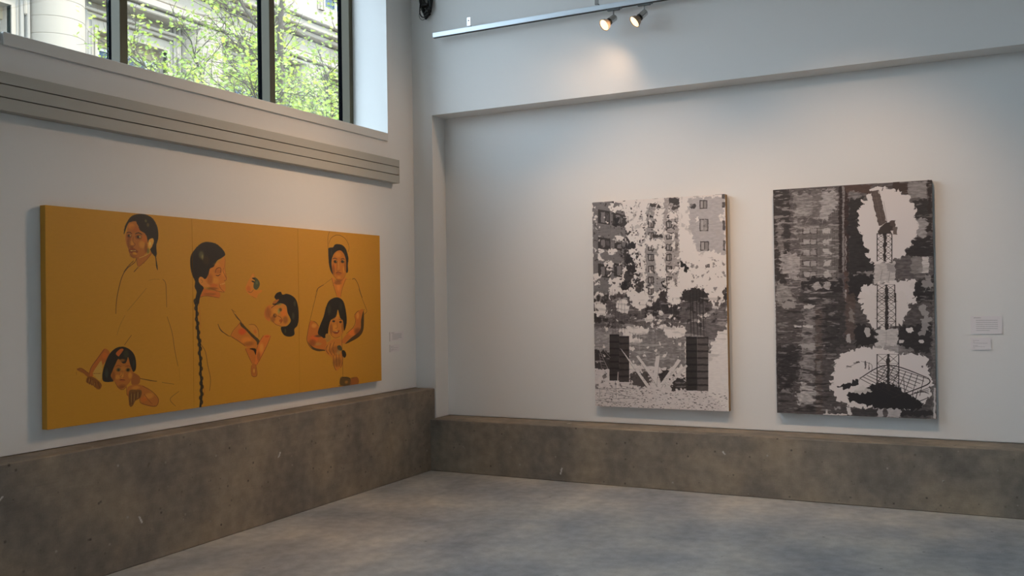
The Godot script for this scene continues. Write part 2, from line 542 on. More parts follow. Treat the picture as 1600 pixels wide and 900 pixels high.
func build_tree() -> void:
	var rng := RandomNumberGenerator.new()
	rng.seed = 20
	var leaf := mb()
	# five-pointed leaf with a fold along its middle
	var rim := []
	for k in 11:
		var a := PI * 0.5 + TAU * k / 10.0
		var r := 1.0 if k % 2 == 0 else 0.52
		rim.append(Vector3(cos(a) * r, 0.14 * absf(cos(a)), -sin(a) * r))
	for k in 10:
		for v in [Vector3.ZERO, rim[k], rim[k + 1]]:
			leaf.add_vertex(v)
	var leaf_mesh := leaf.commit()
	for spec in [[Vector3(-9.0, -1.0, -8.3), 1.0, 13000, "young green maple with light bark close outside the window"], [Vector3(-10.4, -1.0, -14.6), 1.0, 8000, "green street tree standing further along the stone building"]]:
		var t := thing("street_tree", spec[0])
		tag(t, spec[3], "tree")
		tips = []
		var st := mb()
		lathe(st, Vector3.ZERO, Vector3.UP, [Vector2(0.24, 0), Vector2(0.17, 0.4), Vector2(0.15, 2.5), Vector2(0.13, 5.2)], 12)
		obj("trunk", st, mats.bark, t)
		for k in 8:
			st = mb()
			var a := TAU * k / 8.0 + rng.randf_range(-0.3, 0.3)
			var up := rng.randf_range(0.55, 1.3)
			var y := 3.4 + 1.8 * k / 7.0
			grow(st, Vector3(0, y, 0), Vector3(cos(a), up, sin(a)), rng.randf_range(3.0, 4.0), 0.075, 0, rng)
			obj("branch", st, mats.bark, t)
		st = mb()
		grow(st, Vector3(0, 5.1, 0), Vector3(0.05, 1, 0.08), 4.6, 0.11, 0, rng)
		obj("branch", st, mats.bark, t)
		var mm := MultiMesh.new()
		mm.transform_format = MultiMesh.TRANSFORM_3D
		mm.use_colors = true
		mm.mesh = leaf_mesh
		mm.instance_count = spec[2]
		for i in spec[2]:
			var tip: Array = tips[rng.randi_range(0, tips.size() - 1)]
			var at: Vector3 = tip[0] + Vector3(rng.randfn(0, 0.2), rng.randfn(-0.02, 0.16), rng.randfn(0, 0.2))
			var s := rng.randf_range(0.032, 0.06)
			var basis_ := Basis.from_euler(Vector3(rng.randf_range(-0.9, 0.9), rng.randf_range(0, TAU), rng.randf_range(-0.9, 0.9))).scaled(Vector3(s, s, s))
			mm.set_instance_transform(i, Transform3D(basis_, at))
			var g := rng.randf_range(0.8, 1.15)
			var yel := rng.randf_range(0.0, 1.0)
			mm.set_instance_color(i, Color((0.37 + 0.13 * yel) * g, (0.5 + 0.02 * yel) * g, (0.19 - 0.05 * yel) * g))
		var f := MultiMeshInstance3D.new()
		f.name = "foliage"
		f.multimesh = mm
		f.material_override = mats.leaf
		f.set_meta("kind", "stuff")
		t.add_child(f, true)

# ------------------------------------------------------------------ slatted casing below the window
func build_casing() -> void:
	var c := thing("wall_casing", Vector3(0, 2.708, 0))
	tag(c, "long pale grey casing of three slats on the wall below the window", "wall casing")
	var z0 := 0.362
	var z1 := 9.0
	var st := mb()
	bx(st, Vector3(0.0, 0.004, z0 + 0.012), Vector3(0.008, 0.212, z1))
	obj("backing", st, mats.casing, c)
	for s in [[0.0, 0.0705], [0.0765, 0.1455], [0.1515, 0.216]]:
		st = mb()
		bx(st, Vector3(0.008, s[0], z0 + 0.010), Vector3(0.08, s[1], z1), 0.0015)
		obj("slat", st, mats.casing, c)
	st = mb()
	bx(st, Vector3(0.0, 0.212, z0 + 0.010), Vector3(0.078, 0.2165, z1))
	obj("top_cover", st, mats.casing, c)
	st = mb()
	bx(st, Vector3(0.0, 0.0, z0), Vector3(0.0805, 0.2165, z0 + 0.010), 0.001)
	obj("end_cap", st, mats.casing, c)

# ------------------------------------------------------------------ painting with strokes
class Sheet:
	var w: int
	var h: int
	var s: float       # pixels per millimetre
	var ox := 0.0      # millimetres to the left edge
	var d: PackedByteArray
	var brush: PackedByteArray
	var tear: FastNoiseLite
	var flake: FastNoiseLite
	var gain := Vector3.ONE
	func _init(wm: float, hm: float, scale: float, brush_: PackedByteArray) -> void:
		w = int(wm * scale)
		h = int(hm * scale)
		s = scale
		brush = brush_
		d.resize(w * h * 3)
		tear = FastNoiseLite.new()
		tear.seed = 5
		tear.frequency = 0.11
		tear.fractal_octaves = 3
		flake = FastNoiseLite.new()
		flake.seed = 17
		flake.frequency = 1.0
		flake.fractal_octaves = 4
	func rgb(hex: int) -> Vector3:
		var c := Color8((hex >> 16) & 255, (hex >> 8) & 255, hex & 255).srgb_to_linear()
		c = Color(minf(c.r * gain.x, 0.9), minf(c.g * gain.y, 0.9), minf(c.b * gain.z, 0.9)).linear_to_srgb()
		return Vector3(c.r8, c.g8, c.b8)
	func fill(pts: PackedVector2Array, c: Vector3, al: float, amp: float, least := -9.0, size := 1.0) -> void:
		var y0 := 1e9
		var y1 := -1e9
		for p in pts:
			y0 = minf(y0, p.y)
			y1 = maxf(y1, p.y)
		var n := pts.size()
		for y in range(maxi(0, int(y0)), mini(h, int(y1) + 2)):
			var xs := PackedFloat32Array()
			var yc := y + 0.5
			for i in n:
				var a := pts[i]
				var b := pts[(i + 1) % n]
				if (a.y <= yc) != (b.y <= yc): xs.append(a.x + (yc - a.y) / (b.y - a.y) * (b.x - a.x))
			xs.sort()
			for k in range(0, xs.size() - 1, 2):
				var xa := maxf(0.0, xs[k])
				var xb := minf(float(w), xs[k + 1])
				if xb <= xa: continue
				for x in range(int(xa), mini(w, int(ceil(xb)))):
					var cover := minf(1.0, minf(x + 1.0 - xa, xb - x)) * al
					if cover <= 0.0: continue
					if least > -1.0:   # only where flakes of paint lie
						cover *= clampf((flake.get_noise_2d(x / absf(size) * (0.22 if size < 0.0 else 1.0), y / absf(size)) - least) * 9.0, 0.0, 1.0)
						if cover <= 0.0: continue
					var f := 1.0 + amp * (brush[((y * 3) & 255) * 256 + ((x + (y >> 6) * 37) & 255)] - 128) / 160.0 if amp > 0.0 else 1.0
					var o := (y * w + x) * 3
					d[o] = clampi(int(d[o] + (c.x * f - d[o]) * cover), 0, 255)
					d[o + 1] = clampi(int(d[o + 1] + (c.y * f - d[o + 1]) * cover), 0, 255)
					d[o + 2] = clampi(int(d[o + 2] + (c.z * f - d[o + 2]) * cover), 0, 255)
	func ellipse(cx: float, cy: float, rx: float, ry: float, c: Vector3, al: float) -> void:
		for y in range(maxi(0, int(cy - ry)), mini(h, int(cy + ry) + 1)):
			for x in range(maxi(0, int(cx - rx)), mini(w, int(cx + rx) + 1)):
				var q := Vector2((x - cx) / rx, (y - cy) / ry).length()
				if q >= 1.0: continue
				var f := al * minf(1.0, (1.0 - q) * 1.9)
				var o := (y * w + x) * 3
				d[o] = int(d[o] + (c.x - d[o]) * f)
				d[o + 1] = int(d[o + 1] + (c.y - d[o + 1]) * f)
				d[o + 2] = int(d[o + 2] + (c.z - d[o + 2]) * f)
	func smooth(p: PackedVector2Array, closed: bool) -> PackedVector2Array:
		var n := p.size()
		var out := PackedVector2Array()
		if n < 3: return p
		for i in (n if closed else n - 1):
			var a := p[(i - 1 + n) % n] if closed or i > 0 else p[0]
			var b := p[i]
			var c := p[(i + 1) % n]
			var e := p[(i + 2) % n] if closed or i + 2 < n else p[n - 1]
			for k in 6: out.append(b.cubic_interpolate(c, a, e, k / 6.0))
		if not closed: out.append(p[n - 1])
		return out
	func torn(p: PackedVector2Array, amp: float) -> PackedVector2Array:
		var out := PackedVector2Array()
		for i in p.size():
			var a := p[i]
			var b := p[(i + 1) % p.size()]
			var n := maxi(1, int(a.distance_to(b) / 2.0))
			for k in n:
				var q := a.lerp(b, float(k) / n)
				out.append(q + Vector2(tear.get_noise_2d(q.x * 0.45, q.y * 0.45), tear.get_noise_2d(q.x * 0.45 + 400.0, q.y * 0.45)) * amp * 3.6)
		return out
	func stroke(p: PackedVector2Array, width: float, c: Vector3, al: float) -> void:
		var q := smooth(p, false)
		var left := PackedVector2Array()
		var right := PackedVector2Array()
		for i in q.size():
			var t := (q[mini(i + 1, q.size() - 1)] - q[maxi(i - 1, 0)]).normalized()
			var n := Vector2(-t.y, t.x) * maxf(width, 1.0) * 0.5 * (0.7 + 0.3 * sin(PI * i / maxf(1.0, q.size() - 1.0)))
			left.append(q[i] + n)
			right.append(q[i] - n)
		right.reverse()
		left.append_array(right)
		fill(left, c, al, 0.0)
	# colour dragged along by a dry brush: count strokes, of the given length, across (0), down (1) or any way (2)
	func drag(p: PackedVector2Array, count: int, length: float, al: float, way: int, rng: RandomNumberGenerator) -> void:
		var box := Rect2(p[0], Vector2.ZERO)
		for q in p: box = box.expand(q)
		for k in count:
			var at := box.position + box.size * Vector2(rng.randf(), rng.randf())
			if not Geometry2D.is_point_in_polygon(at, p): continue
			var dir := Vector2.RIGHT if way == 0 else Vector2.DOWN if way == 1 else Vector2.from_angle(rng.randf() * TAU)
			if way < 2 and rng.randf() < 0.5: dir = -dir
			var n := int(length * rng.randf_range(0.4, 1.3))
			var across := Vector2(-dir.y, dir.x)
			for row in rng.randi_range(1, 3):
				var c := Vector3.ZERO
				for i in n:
					var q := at + across * row + dir * i
					var x := int(q.x)
					var y := int(q.y)
					if x < 0 or y < 0 or x >= w or y >= h: break
					var o := (y * w + x) * 3
					var here := Vector3(d[o], d[o + 1], d[o + 2])
					if i == 0: c = here
					var mixed := here.lerp(c, al * (1.0 - float(i) / n))
					d[o] = int(mixed.x)
					d[o + 1] = int(mixed.y)
					d[o + 2] = int(mixed.z)
					c = c.lerp(here, 0.04)
	func paint(ops: Array) -> void:
		var rng := RandomNumberGenerator.new()
		rng.seed = 9
		for o in ops:
			var p := PackedVector2Array()
			var l: Array = o[5]
			for i in range(0, l.size(), 2): p.append(Vector2(l[i] - ox, l[i + 1]) * s)
			var c := rgb(o[1])
			match o[0]:
				"e": ellipse(p[0].x, p[0].y, l[2] * s, l[3] * s, c, o[2])
				"s": stroke(p, o[3] * s, c, o[2])
				"f", "g":
					if o[0] == "f": p = smooth(p, true)
					if o[3] > 0: p = torn(p, o[3] * s)
					fill(p, c, o[2], o[4])
				"n": fill(p, c, o[2], 0.0, o[3] * 0.01, o[4] * s)
				"d": drag(p, o[3], o[4] * s, o[2], o[1], rng)
				"k":
					var box := Rect2(p[0], Vector2.ZERO)
					for q in p: box = box.expand(q)
					for k in int(o[3]):
						var at := box.position + box.size * Vector2(rng.randf(), rng.randf())
						if not Geometry2D.is_point_in_polygon(at, p): continue
						var r: float = o[4] * s * rng.randf_range(0.25, 1.0)
						var blot := PackedVector2Array()
						for j in 7: blot.append(at + Vector2.from_angle(TAU * j / 7.0) * r * rng.randf_range(0.3, 1.0) * Vector2(1.7, 0.5))
						fill(blot, c, o[2], 0.0)
	func texture() -> ImageTexture:
		return ImageTexture.create_from_image(Image.create_from_data(w, h, false, Image.FORMAT_RGB8, d))

func make_brush() -> void:
	brush = noise_bytes(256, 256, 0.03, 3, 21, 1.0, 1.0)

func painted(called: String, t: Texture2D, rough := 0.6) -> StandardMaterial3D:
	var m := mat(called, Color.WHITE, rough)
	m.albedo_texture = t
	m.texture_repeat = false
	return m

# a face with its own 0..1 texture coordinates; u along right, v downwards
func face(st: SurfaceTool, o: Vector3, right: Vector3, down: Vector3) -> void:
	var n := down.cross(right).normalized()
	tri(st, o, o + right, o + right + down, n, Vector2(0, 0), Vector2(1, 0), Vector2(1, 1))
	tri(st, o, o + right + down, o + down, n, Vector2(0, 0), Vector2(1, 1), Vector2(0, 1))

func build_paintings() -> void:
	# triptych on the window wall: three stretched canvases side by side
	var edges := [4.015, 2.888, 1.778, 0.652]
	var labels := ["ochre canvas with a standing dark-haired woman above a leaning child", "ochre canvas with a long-braided woman in profile and a tilted man's head", "ochre canvas with a haloed woman resting her hands before a smiling girl"]
	for i in 3:
		var z0: float = edges[i]
		var z1: float = edges[i + 1]
		var sh := Sheet.new((z0 - z1) * 1000.0, 1310.0, 0.56, brush)
		sh.ox = (4.015 - z0) * 1000.0
		sh.gain = TRIPTYCH_GAIN
		sh.fill(PackedVector2Array([Vector2(0, 0), Vector2(sh.w, 0), Vector2(sh.w, sh.h), Vector2(0, sh.h)]), sh.rgb(0x9a6a22), 1.0, 0.012)
		sh.paint(TRIPTYCH)
		var p := thing("painted_canvas", Vector3(0, 0.895, (z0 + z1) / 2.0))
		tag(p, labels[i], "painting", "ochre triptych panels")
		var hw := (z0 - z1) / 2.0 - 0.0012
		var st := mb()
		face(st, Vector3(0.05, 1.31, hw), Vector3(0, 0, -2.0 * hw), Vector3(0, -1.31, 0))
		obj("canvas_face", st, painted("triptych_%d" % i, sh.texture(), 0.55), p)
		st = mb()
		bx(st, Vector3(0.004, 0, -hw), Vector3(0.0495, 1.31, hw), 0.001)
		obj("stretcher", st, mats.ochre_edge, p)
	# two upright prints in the niche
	for k in [["PRINT1", 1.792, 2.993, 0.6445, 2.470, "wood_edge", "black and white print of torn facades above a building site with planks"], ["PRINT2", 3.389, 4.578, 0.6505, 2.477, "dark_edge", "dark black and white print of a tower crane in white ovals"]]:
		var wmm: float = (k[2] - k[1]) * 1000.0
		var hmm: float = (k[4] - k[3]) * 1000.0
		var sh := Sheet.new(wmm, hmm, 0.5, brush)
		sh.gain = PRINT_GAIN
		sh.fill(PackedVector2Array([Vector2(0, 0), Vector2(sh.w, 0), Vector2(sh.w, sh.h), Vector2(0, sh.h)]), sh.rgb(0xe2d8d0), 1.0, 0.02)
		sh.paint(PRINT1 if k[0] == "PRINT1" else PRINT2)
		var p := thing("mounted_print", Vector3((k[1] + k[2]) / 2.0, k[3], NICHE_Z))
		tag(p, k[6], "artwork")
		var hw := wmm / 2000.0
		var st := mb()
		face(st, Vector3(-hw, hmm / 1000.0, 0.07), Vector3(2.0 * hw, 0, 0), Vector3(0, -hmm / 1000.0, 0))
		obj("printed_face", st, painted(k[0], sh.texture(), 0.6), p)
		st = mb()
		bx(st, Vector3(-hw, 0, 0.006), Vector3(hw, hmm / 1000.0, 0.0695), 0.001)
		obj("panel", st, mats[k[5]], p)

# ------------------------------------------------------------------ wall text cards
func card(at: Vector3, right: Vector3, wd: float, ht: float, lines: Array, label: String) -> void:
	# lines: [y, x0, x1, dark] in parts of the card, rows of print too small to read
	var im := Image.create(256, int(256 * ht / wd), false, Image.FORMAT_RGB8)
	im.fill(Color(0.9, 0.88, 0.88))
	var rng := RandomNumberGenerator.new()
	rng.seed = int(at.x * 1000.0 + at.y * 77.0)
	var hh := im.get_height()
	for l in lines:
		var x := int(l[1] * 256)
		while x < int(l[2] * 256):
			var n := rng.randi_range(5, 15)
			im.fill_rect(Rect2i(x, int(l[0] * hh), mini(n, int(l[2] * 256) - x), 3), Color(l[3], l[3], l[3] * 1.02))
			x += n + 3
	var nrm := Vector3.UP.cross(right) * -1.0
	var c := thing("wall_text_card", at)
	tag(c, label, "label card")
	var st := mb()
	var a := Vector3.ZERO
	var b := right * wd + Vector3(0, ht, 0) + nrm * 0.006
	bx(st, Vector3(minf(a.x, b.x), 0, minf(a.z, b.z)), Vector3(maxf(a.x, b.x), ht, maxf(a.z, b.z)))
	obj("board", st, mats.card, c)
	st = mb()
	face(st, nrm * 0.0064 + Vector3(0, ht, 0), right * wd, Vector3(0, -ht, 0))
	obj("print", st, painted("card_%d" % used.get("wall_text_card", 0), ImageTexture.create_from_image(im)), c)

func build_cards() -> void:
	var para := [[0.09, 0.11, 0.33, 0.25]]
	for i in 6: para.append([0.22 + 0.115 * i, 0.18, 0.86 if i < 5 else 0.6, 0.5])
	var small := [[0.2, 0.12, 0.42, 0.3], [0.32, 0.12, 0.2, 0.4], [0.42, 0.12, 0.85, 0.5], [0.64, 0.12, 0.36, 0.35], [0.72, 0.12, 0.7, 0.55], [0.82, 0.12, 0.22, 0.5]]
	card(Vector3(4.823, 1.298, NICHE_Z), Vector3.RIGHT, 0.212, 0.134, para, "larger white text card on the wall beside the crane print")
	card(Vector3(4.822, 1.178, NICHE_Z), Vector3.RIGHT, 0.135, 0.09, small, "small white caption card under the text card beside crane print")
	card(Vector3(0, 1.238, 0.447), Vector3.FORWARD, 0.226, 0.086, para, "larger white text card on the wall beside the haloed woman canvas")
	card(Vector3(0, 1.138, 0.447), Vector3.FORWARD, 0.150, 0.066, small, "small white caption card under the text card beside haloed woman canvas")

# ------------------------------------------------------------------ track lighting
func track(at: Vector3, length: float, brackets: Array, label: String) -> void:
	var t := thing("light_track", at)
	tag(t, label, "light track")
	var st := mb()
	bx(st, Vector3(0, 0.004, -0.018), Vector3(length, 0.049, 0.018), 0.002)
	obj("rail", st, mats.aluminium, t)
	st = mb()
	bx(st, Vector3(0.004, 0.0, -0.012), Vector3(length - 0.004, 0.006, 0.014))
	obj("conductor_slot", st, mats.black_plastic, t)
	for x in brackets:
		st = mb()
		bx(st, Vector3(x - 0.018, 0.062, 0.0), Vector3(x + 0.018, 0.142, 0.004), 0.001)
		bx(st, Vector3(x - 0.018, 0.062, -at.z if at.z < 0.3 else -0.1), Vector3(x + 0.018, 0.067, 0.004), 0.001)
		var b := obj("bracket", st, mats.chrome, t)
		st = mb()
		rod(st, Vector3(x, 0.045, -0.045), Vector3(x, 0.064, -0.045), 0.006)
		rod(st, Vector3(x, 0.112, 0.003), Vector3(x, 0.112, 0.009), 0.006)
		obj("bolt", st, mats.grey_metal, b)
	if at.z > 0.3:
		for x in [0.4, length * 0.5, length - 0.4]:
			st = mb()
			rod(st, Vector3(x, 0.045, 0), Vector3(x, CEILING_Y - at.y, 0), 0.006)
			obj("hanger_rod", st, mats.grey_metal, t)

func spotlight(at: Vector3, aim: Vector3, beam: float, spill: float, cone: float, label: String, group: String) -> void:
	# at: underside of the rail where the adapter sits
	var s := thing("track_spotlight", at)
	tag(s, label, "spotlight", group)
	var st := mb()
	bx(st, Vector3(-0.055, -0.016, -0.014), Vector3(0.055, 0.0, 0.016), 0.003)
	bx(st, Vector3(0.055, -0.010, -0.010), Vector3(0.075, 0.008, 0.010), 0.002)
	obj("adapter", st, mats.grey_metal, s)
	var pivot := Vector3(0.0, -0.075, 0.022)
	st = mb()
	tube(st, [Vector3(0, -0.014, 0), Vector3(0, -0.04, 0.002), Vector3(0.004, -0.06, 0.008), pivot], 0.006, 8)
	obj("stem", st, mats.chrome, s)
	var d := (aim - (at + pivot)).normalized()
	st = mb()
	var back := pivot - d * 0.035 + Vector3(0, -0.022, 0.01)
	lathe(st, back, d, [Vector2(0, 0), Vector2(0.024, 0.0), Vector2(0.029, 0.006), Vector2(0.029, 0.078), Vector2(0.026, 0.082), Vector2(0, 0.082)], 24)
	var body := obj("housing", st, mats.chrome, s)
	st = mb()
	lathe(st, back, d, [Vector2(0.0292, 0.070), Vector2(0.0305, 0.072), Vector2(0.0305, 0.084), Vector2(0.024, 0.088)], 24)
	obj("collar", st, mats.black_plastic, body)
	st = mb()
	lathe(st, back, d, [Vector2(0.022, 0.082), Vector2(0.030, 0.092), Vector2(0.044, 0.112), Vector2(0.052, 0.132), Vector2(0.054, 0.142), Vector2(0.051, 0.145), Vector2(0.047, 0.139)], 28)
	var bulb := obj("reflector_bulb", st, mats.reflector, s)
	st = mb()
	lathe(st, back, d, [Vector2(0.0485, 0.139), Vector2(0.036, 0.1435), Vector2(0.018, 0.146), Vector2(0, 0.147)], 28)
	obj("lens", st, mats.lamp_lens, bulb)
	# the lamp's beam, and the weaker wide spill round it
	for k in [["beam_light", beam, cone, 1.0], ["spill_light", spill, 78.0, 1.0]]:
		var l := SpotLight3D.new()
		l.name = k[0]
		var from := back + d * 0.155
		s.add_child(l, true)
		l.look_at_from_position(at + from, at + from + d, Vector3.UP)
		l.light_color = LAMP_COLOR
		l.light_energy = k[1]
		l.light_size = 0.045
		l.spot_angle = k[2]
		l.spot_angle_attenuation = k[3]
		l.spot_range = 30.0
		l.spot_attenuation = 2.0
		l.shadow_enabled = true

const TRIPTYCH_GAIN := Vector3(1.95, 2.0, 0.8)
const PRINT_GAIN := Vector3(1.05, 1.07, 1.1)

func build_track_lights() -> void:
	var e := mat("lamp_lens", Color(1, 0.9, 0.75), 0.3)
	e.emission_enabled = true
	e.emission = Color(1.0, 0.86, 0.66)
	e.emission_energy_multiplier = 1.6
	var r := mat("reflector", Color(0.72, 0.62, 0.52), 0.25, 0.6)
	r.resource_name = "reflector"
	track(Vector3(0.312, 4.094, 0.1), 5.2, [0.385, 1.66, 3.2], "aluminium light track on wall brackets above the niche")
	track(Vector3(1.0, 4.3, 2.2), 5.5, [], "aluminium light track hanging from the ceiling in front of niche")
	var g1 := "spotlights on the wall track"
	spotlight(Vector3(2.125, 4.094, 0.1), Vector3(0.05, 1.3, 3.2), BEAM1, SPILL1, 34.0, "silver track spotlight on the wall track, nearer the cable coil", g1)
	spotlight(Vector3(2.40, 4.094, 0.1), Vector3(0.05, 1.2, 2.3), BEAM1, SPILL1, 34.0, "silver track spotlight on the wall track, farther from cable coil", g1)
	var g2 := "spotlights on the hanging track"
	for k in [[2.3, 2.35, "silver spotlight on the hanging track aimed at the torn-facade print"], [4.1, 3.98, "silver spotlight on the hanging track aimed at the crane print"]]:
		spotlight(Vector3(k[0], 4.3, 2.2), Vector3(k[1], 1.5, NICHE_Z), BEAM2, 0.15, 34.0, k[2], g2)

# ------------------------------------------------------------------ coiled cable
func build_cable() -> void:
	var c := thing("cable_coil", Vector3(0.19, 4.33, 0.0))
	tag(c, "bundle of dark coiled cable hung high on the wall by the corner", "cable")
	var rng := RandomNumberGenerator.new()
	rng.seed = 4
	for i in 12:
		var st := mb()
		var rx := 0.044 + 0.016 * rng.randf_range(-1, 1)
		var ry := 0.15 + 0.028 * rng.randf_range(-1, 1)
		var off := Vector3(rng.randf_range(-0.02, 0.02), 0.165 + rng.randf_range(-0.016, 0.016), 0.02 + 0.006 * (i % 6))
		var pts := []
		for k in 29:
			var a := TAU * k / 28.0
			pts.append(off + Vector3(cos(a) * rx + 0.01 * sin(3.0 * a + i), sin(a) * ry, 0.008 * sin(2.0 * a + i)))
		tube(st, pts, 0.0055, 7)
		obj("cable_loop", st, mats.cable_grey if i % 3 == 1 else mats.cable, c)
	var st := mb()
	bx(st, Vector3(-0.034, 0.1, 0.01), Vector3(0.036, 0.125, 0.07), 0.005)
	obj("tie_wrap", st, mats.cable, c)
	st = mb()
	rod(st, Vector3(0.005, 0.31, 0.0), Vector3(0.005, 0.315, 0.075), 0.006)
	obj("hook", st, mats.grey_metal, c)
	st = mb()
	rod(st, Vector3(-0.006, -0.005, 0.03), Vector3(0.002, 0.05, 0.03), 0.012, 0.014)
	obj("plug", st, mats.black_plastic, c)
	st = mb()
	var ring := []
	for k in 25:
		var a := TAU * k / 24.0
		ring.append(Vector3(-0.045 + 0.042 * cos(a), 0.04 + 0.055 * sin(a), 0.02))
	tube(st, ring, 0.0022, 6)
	obj("thin_wire", st, mats.cable_grey, c)

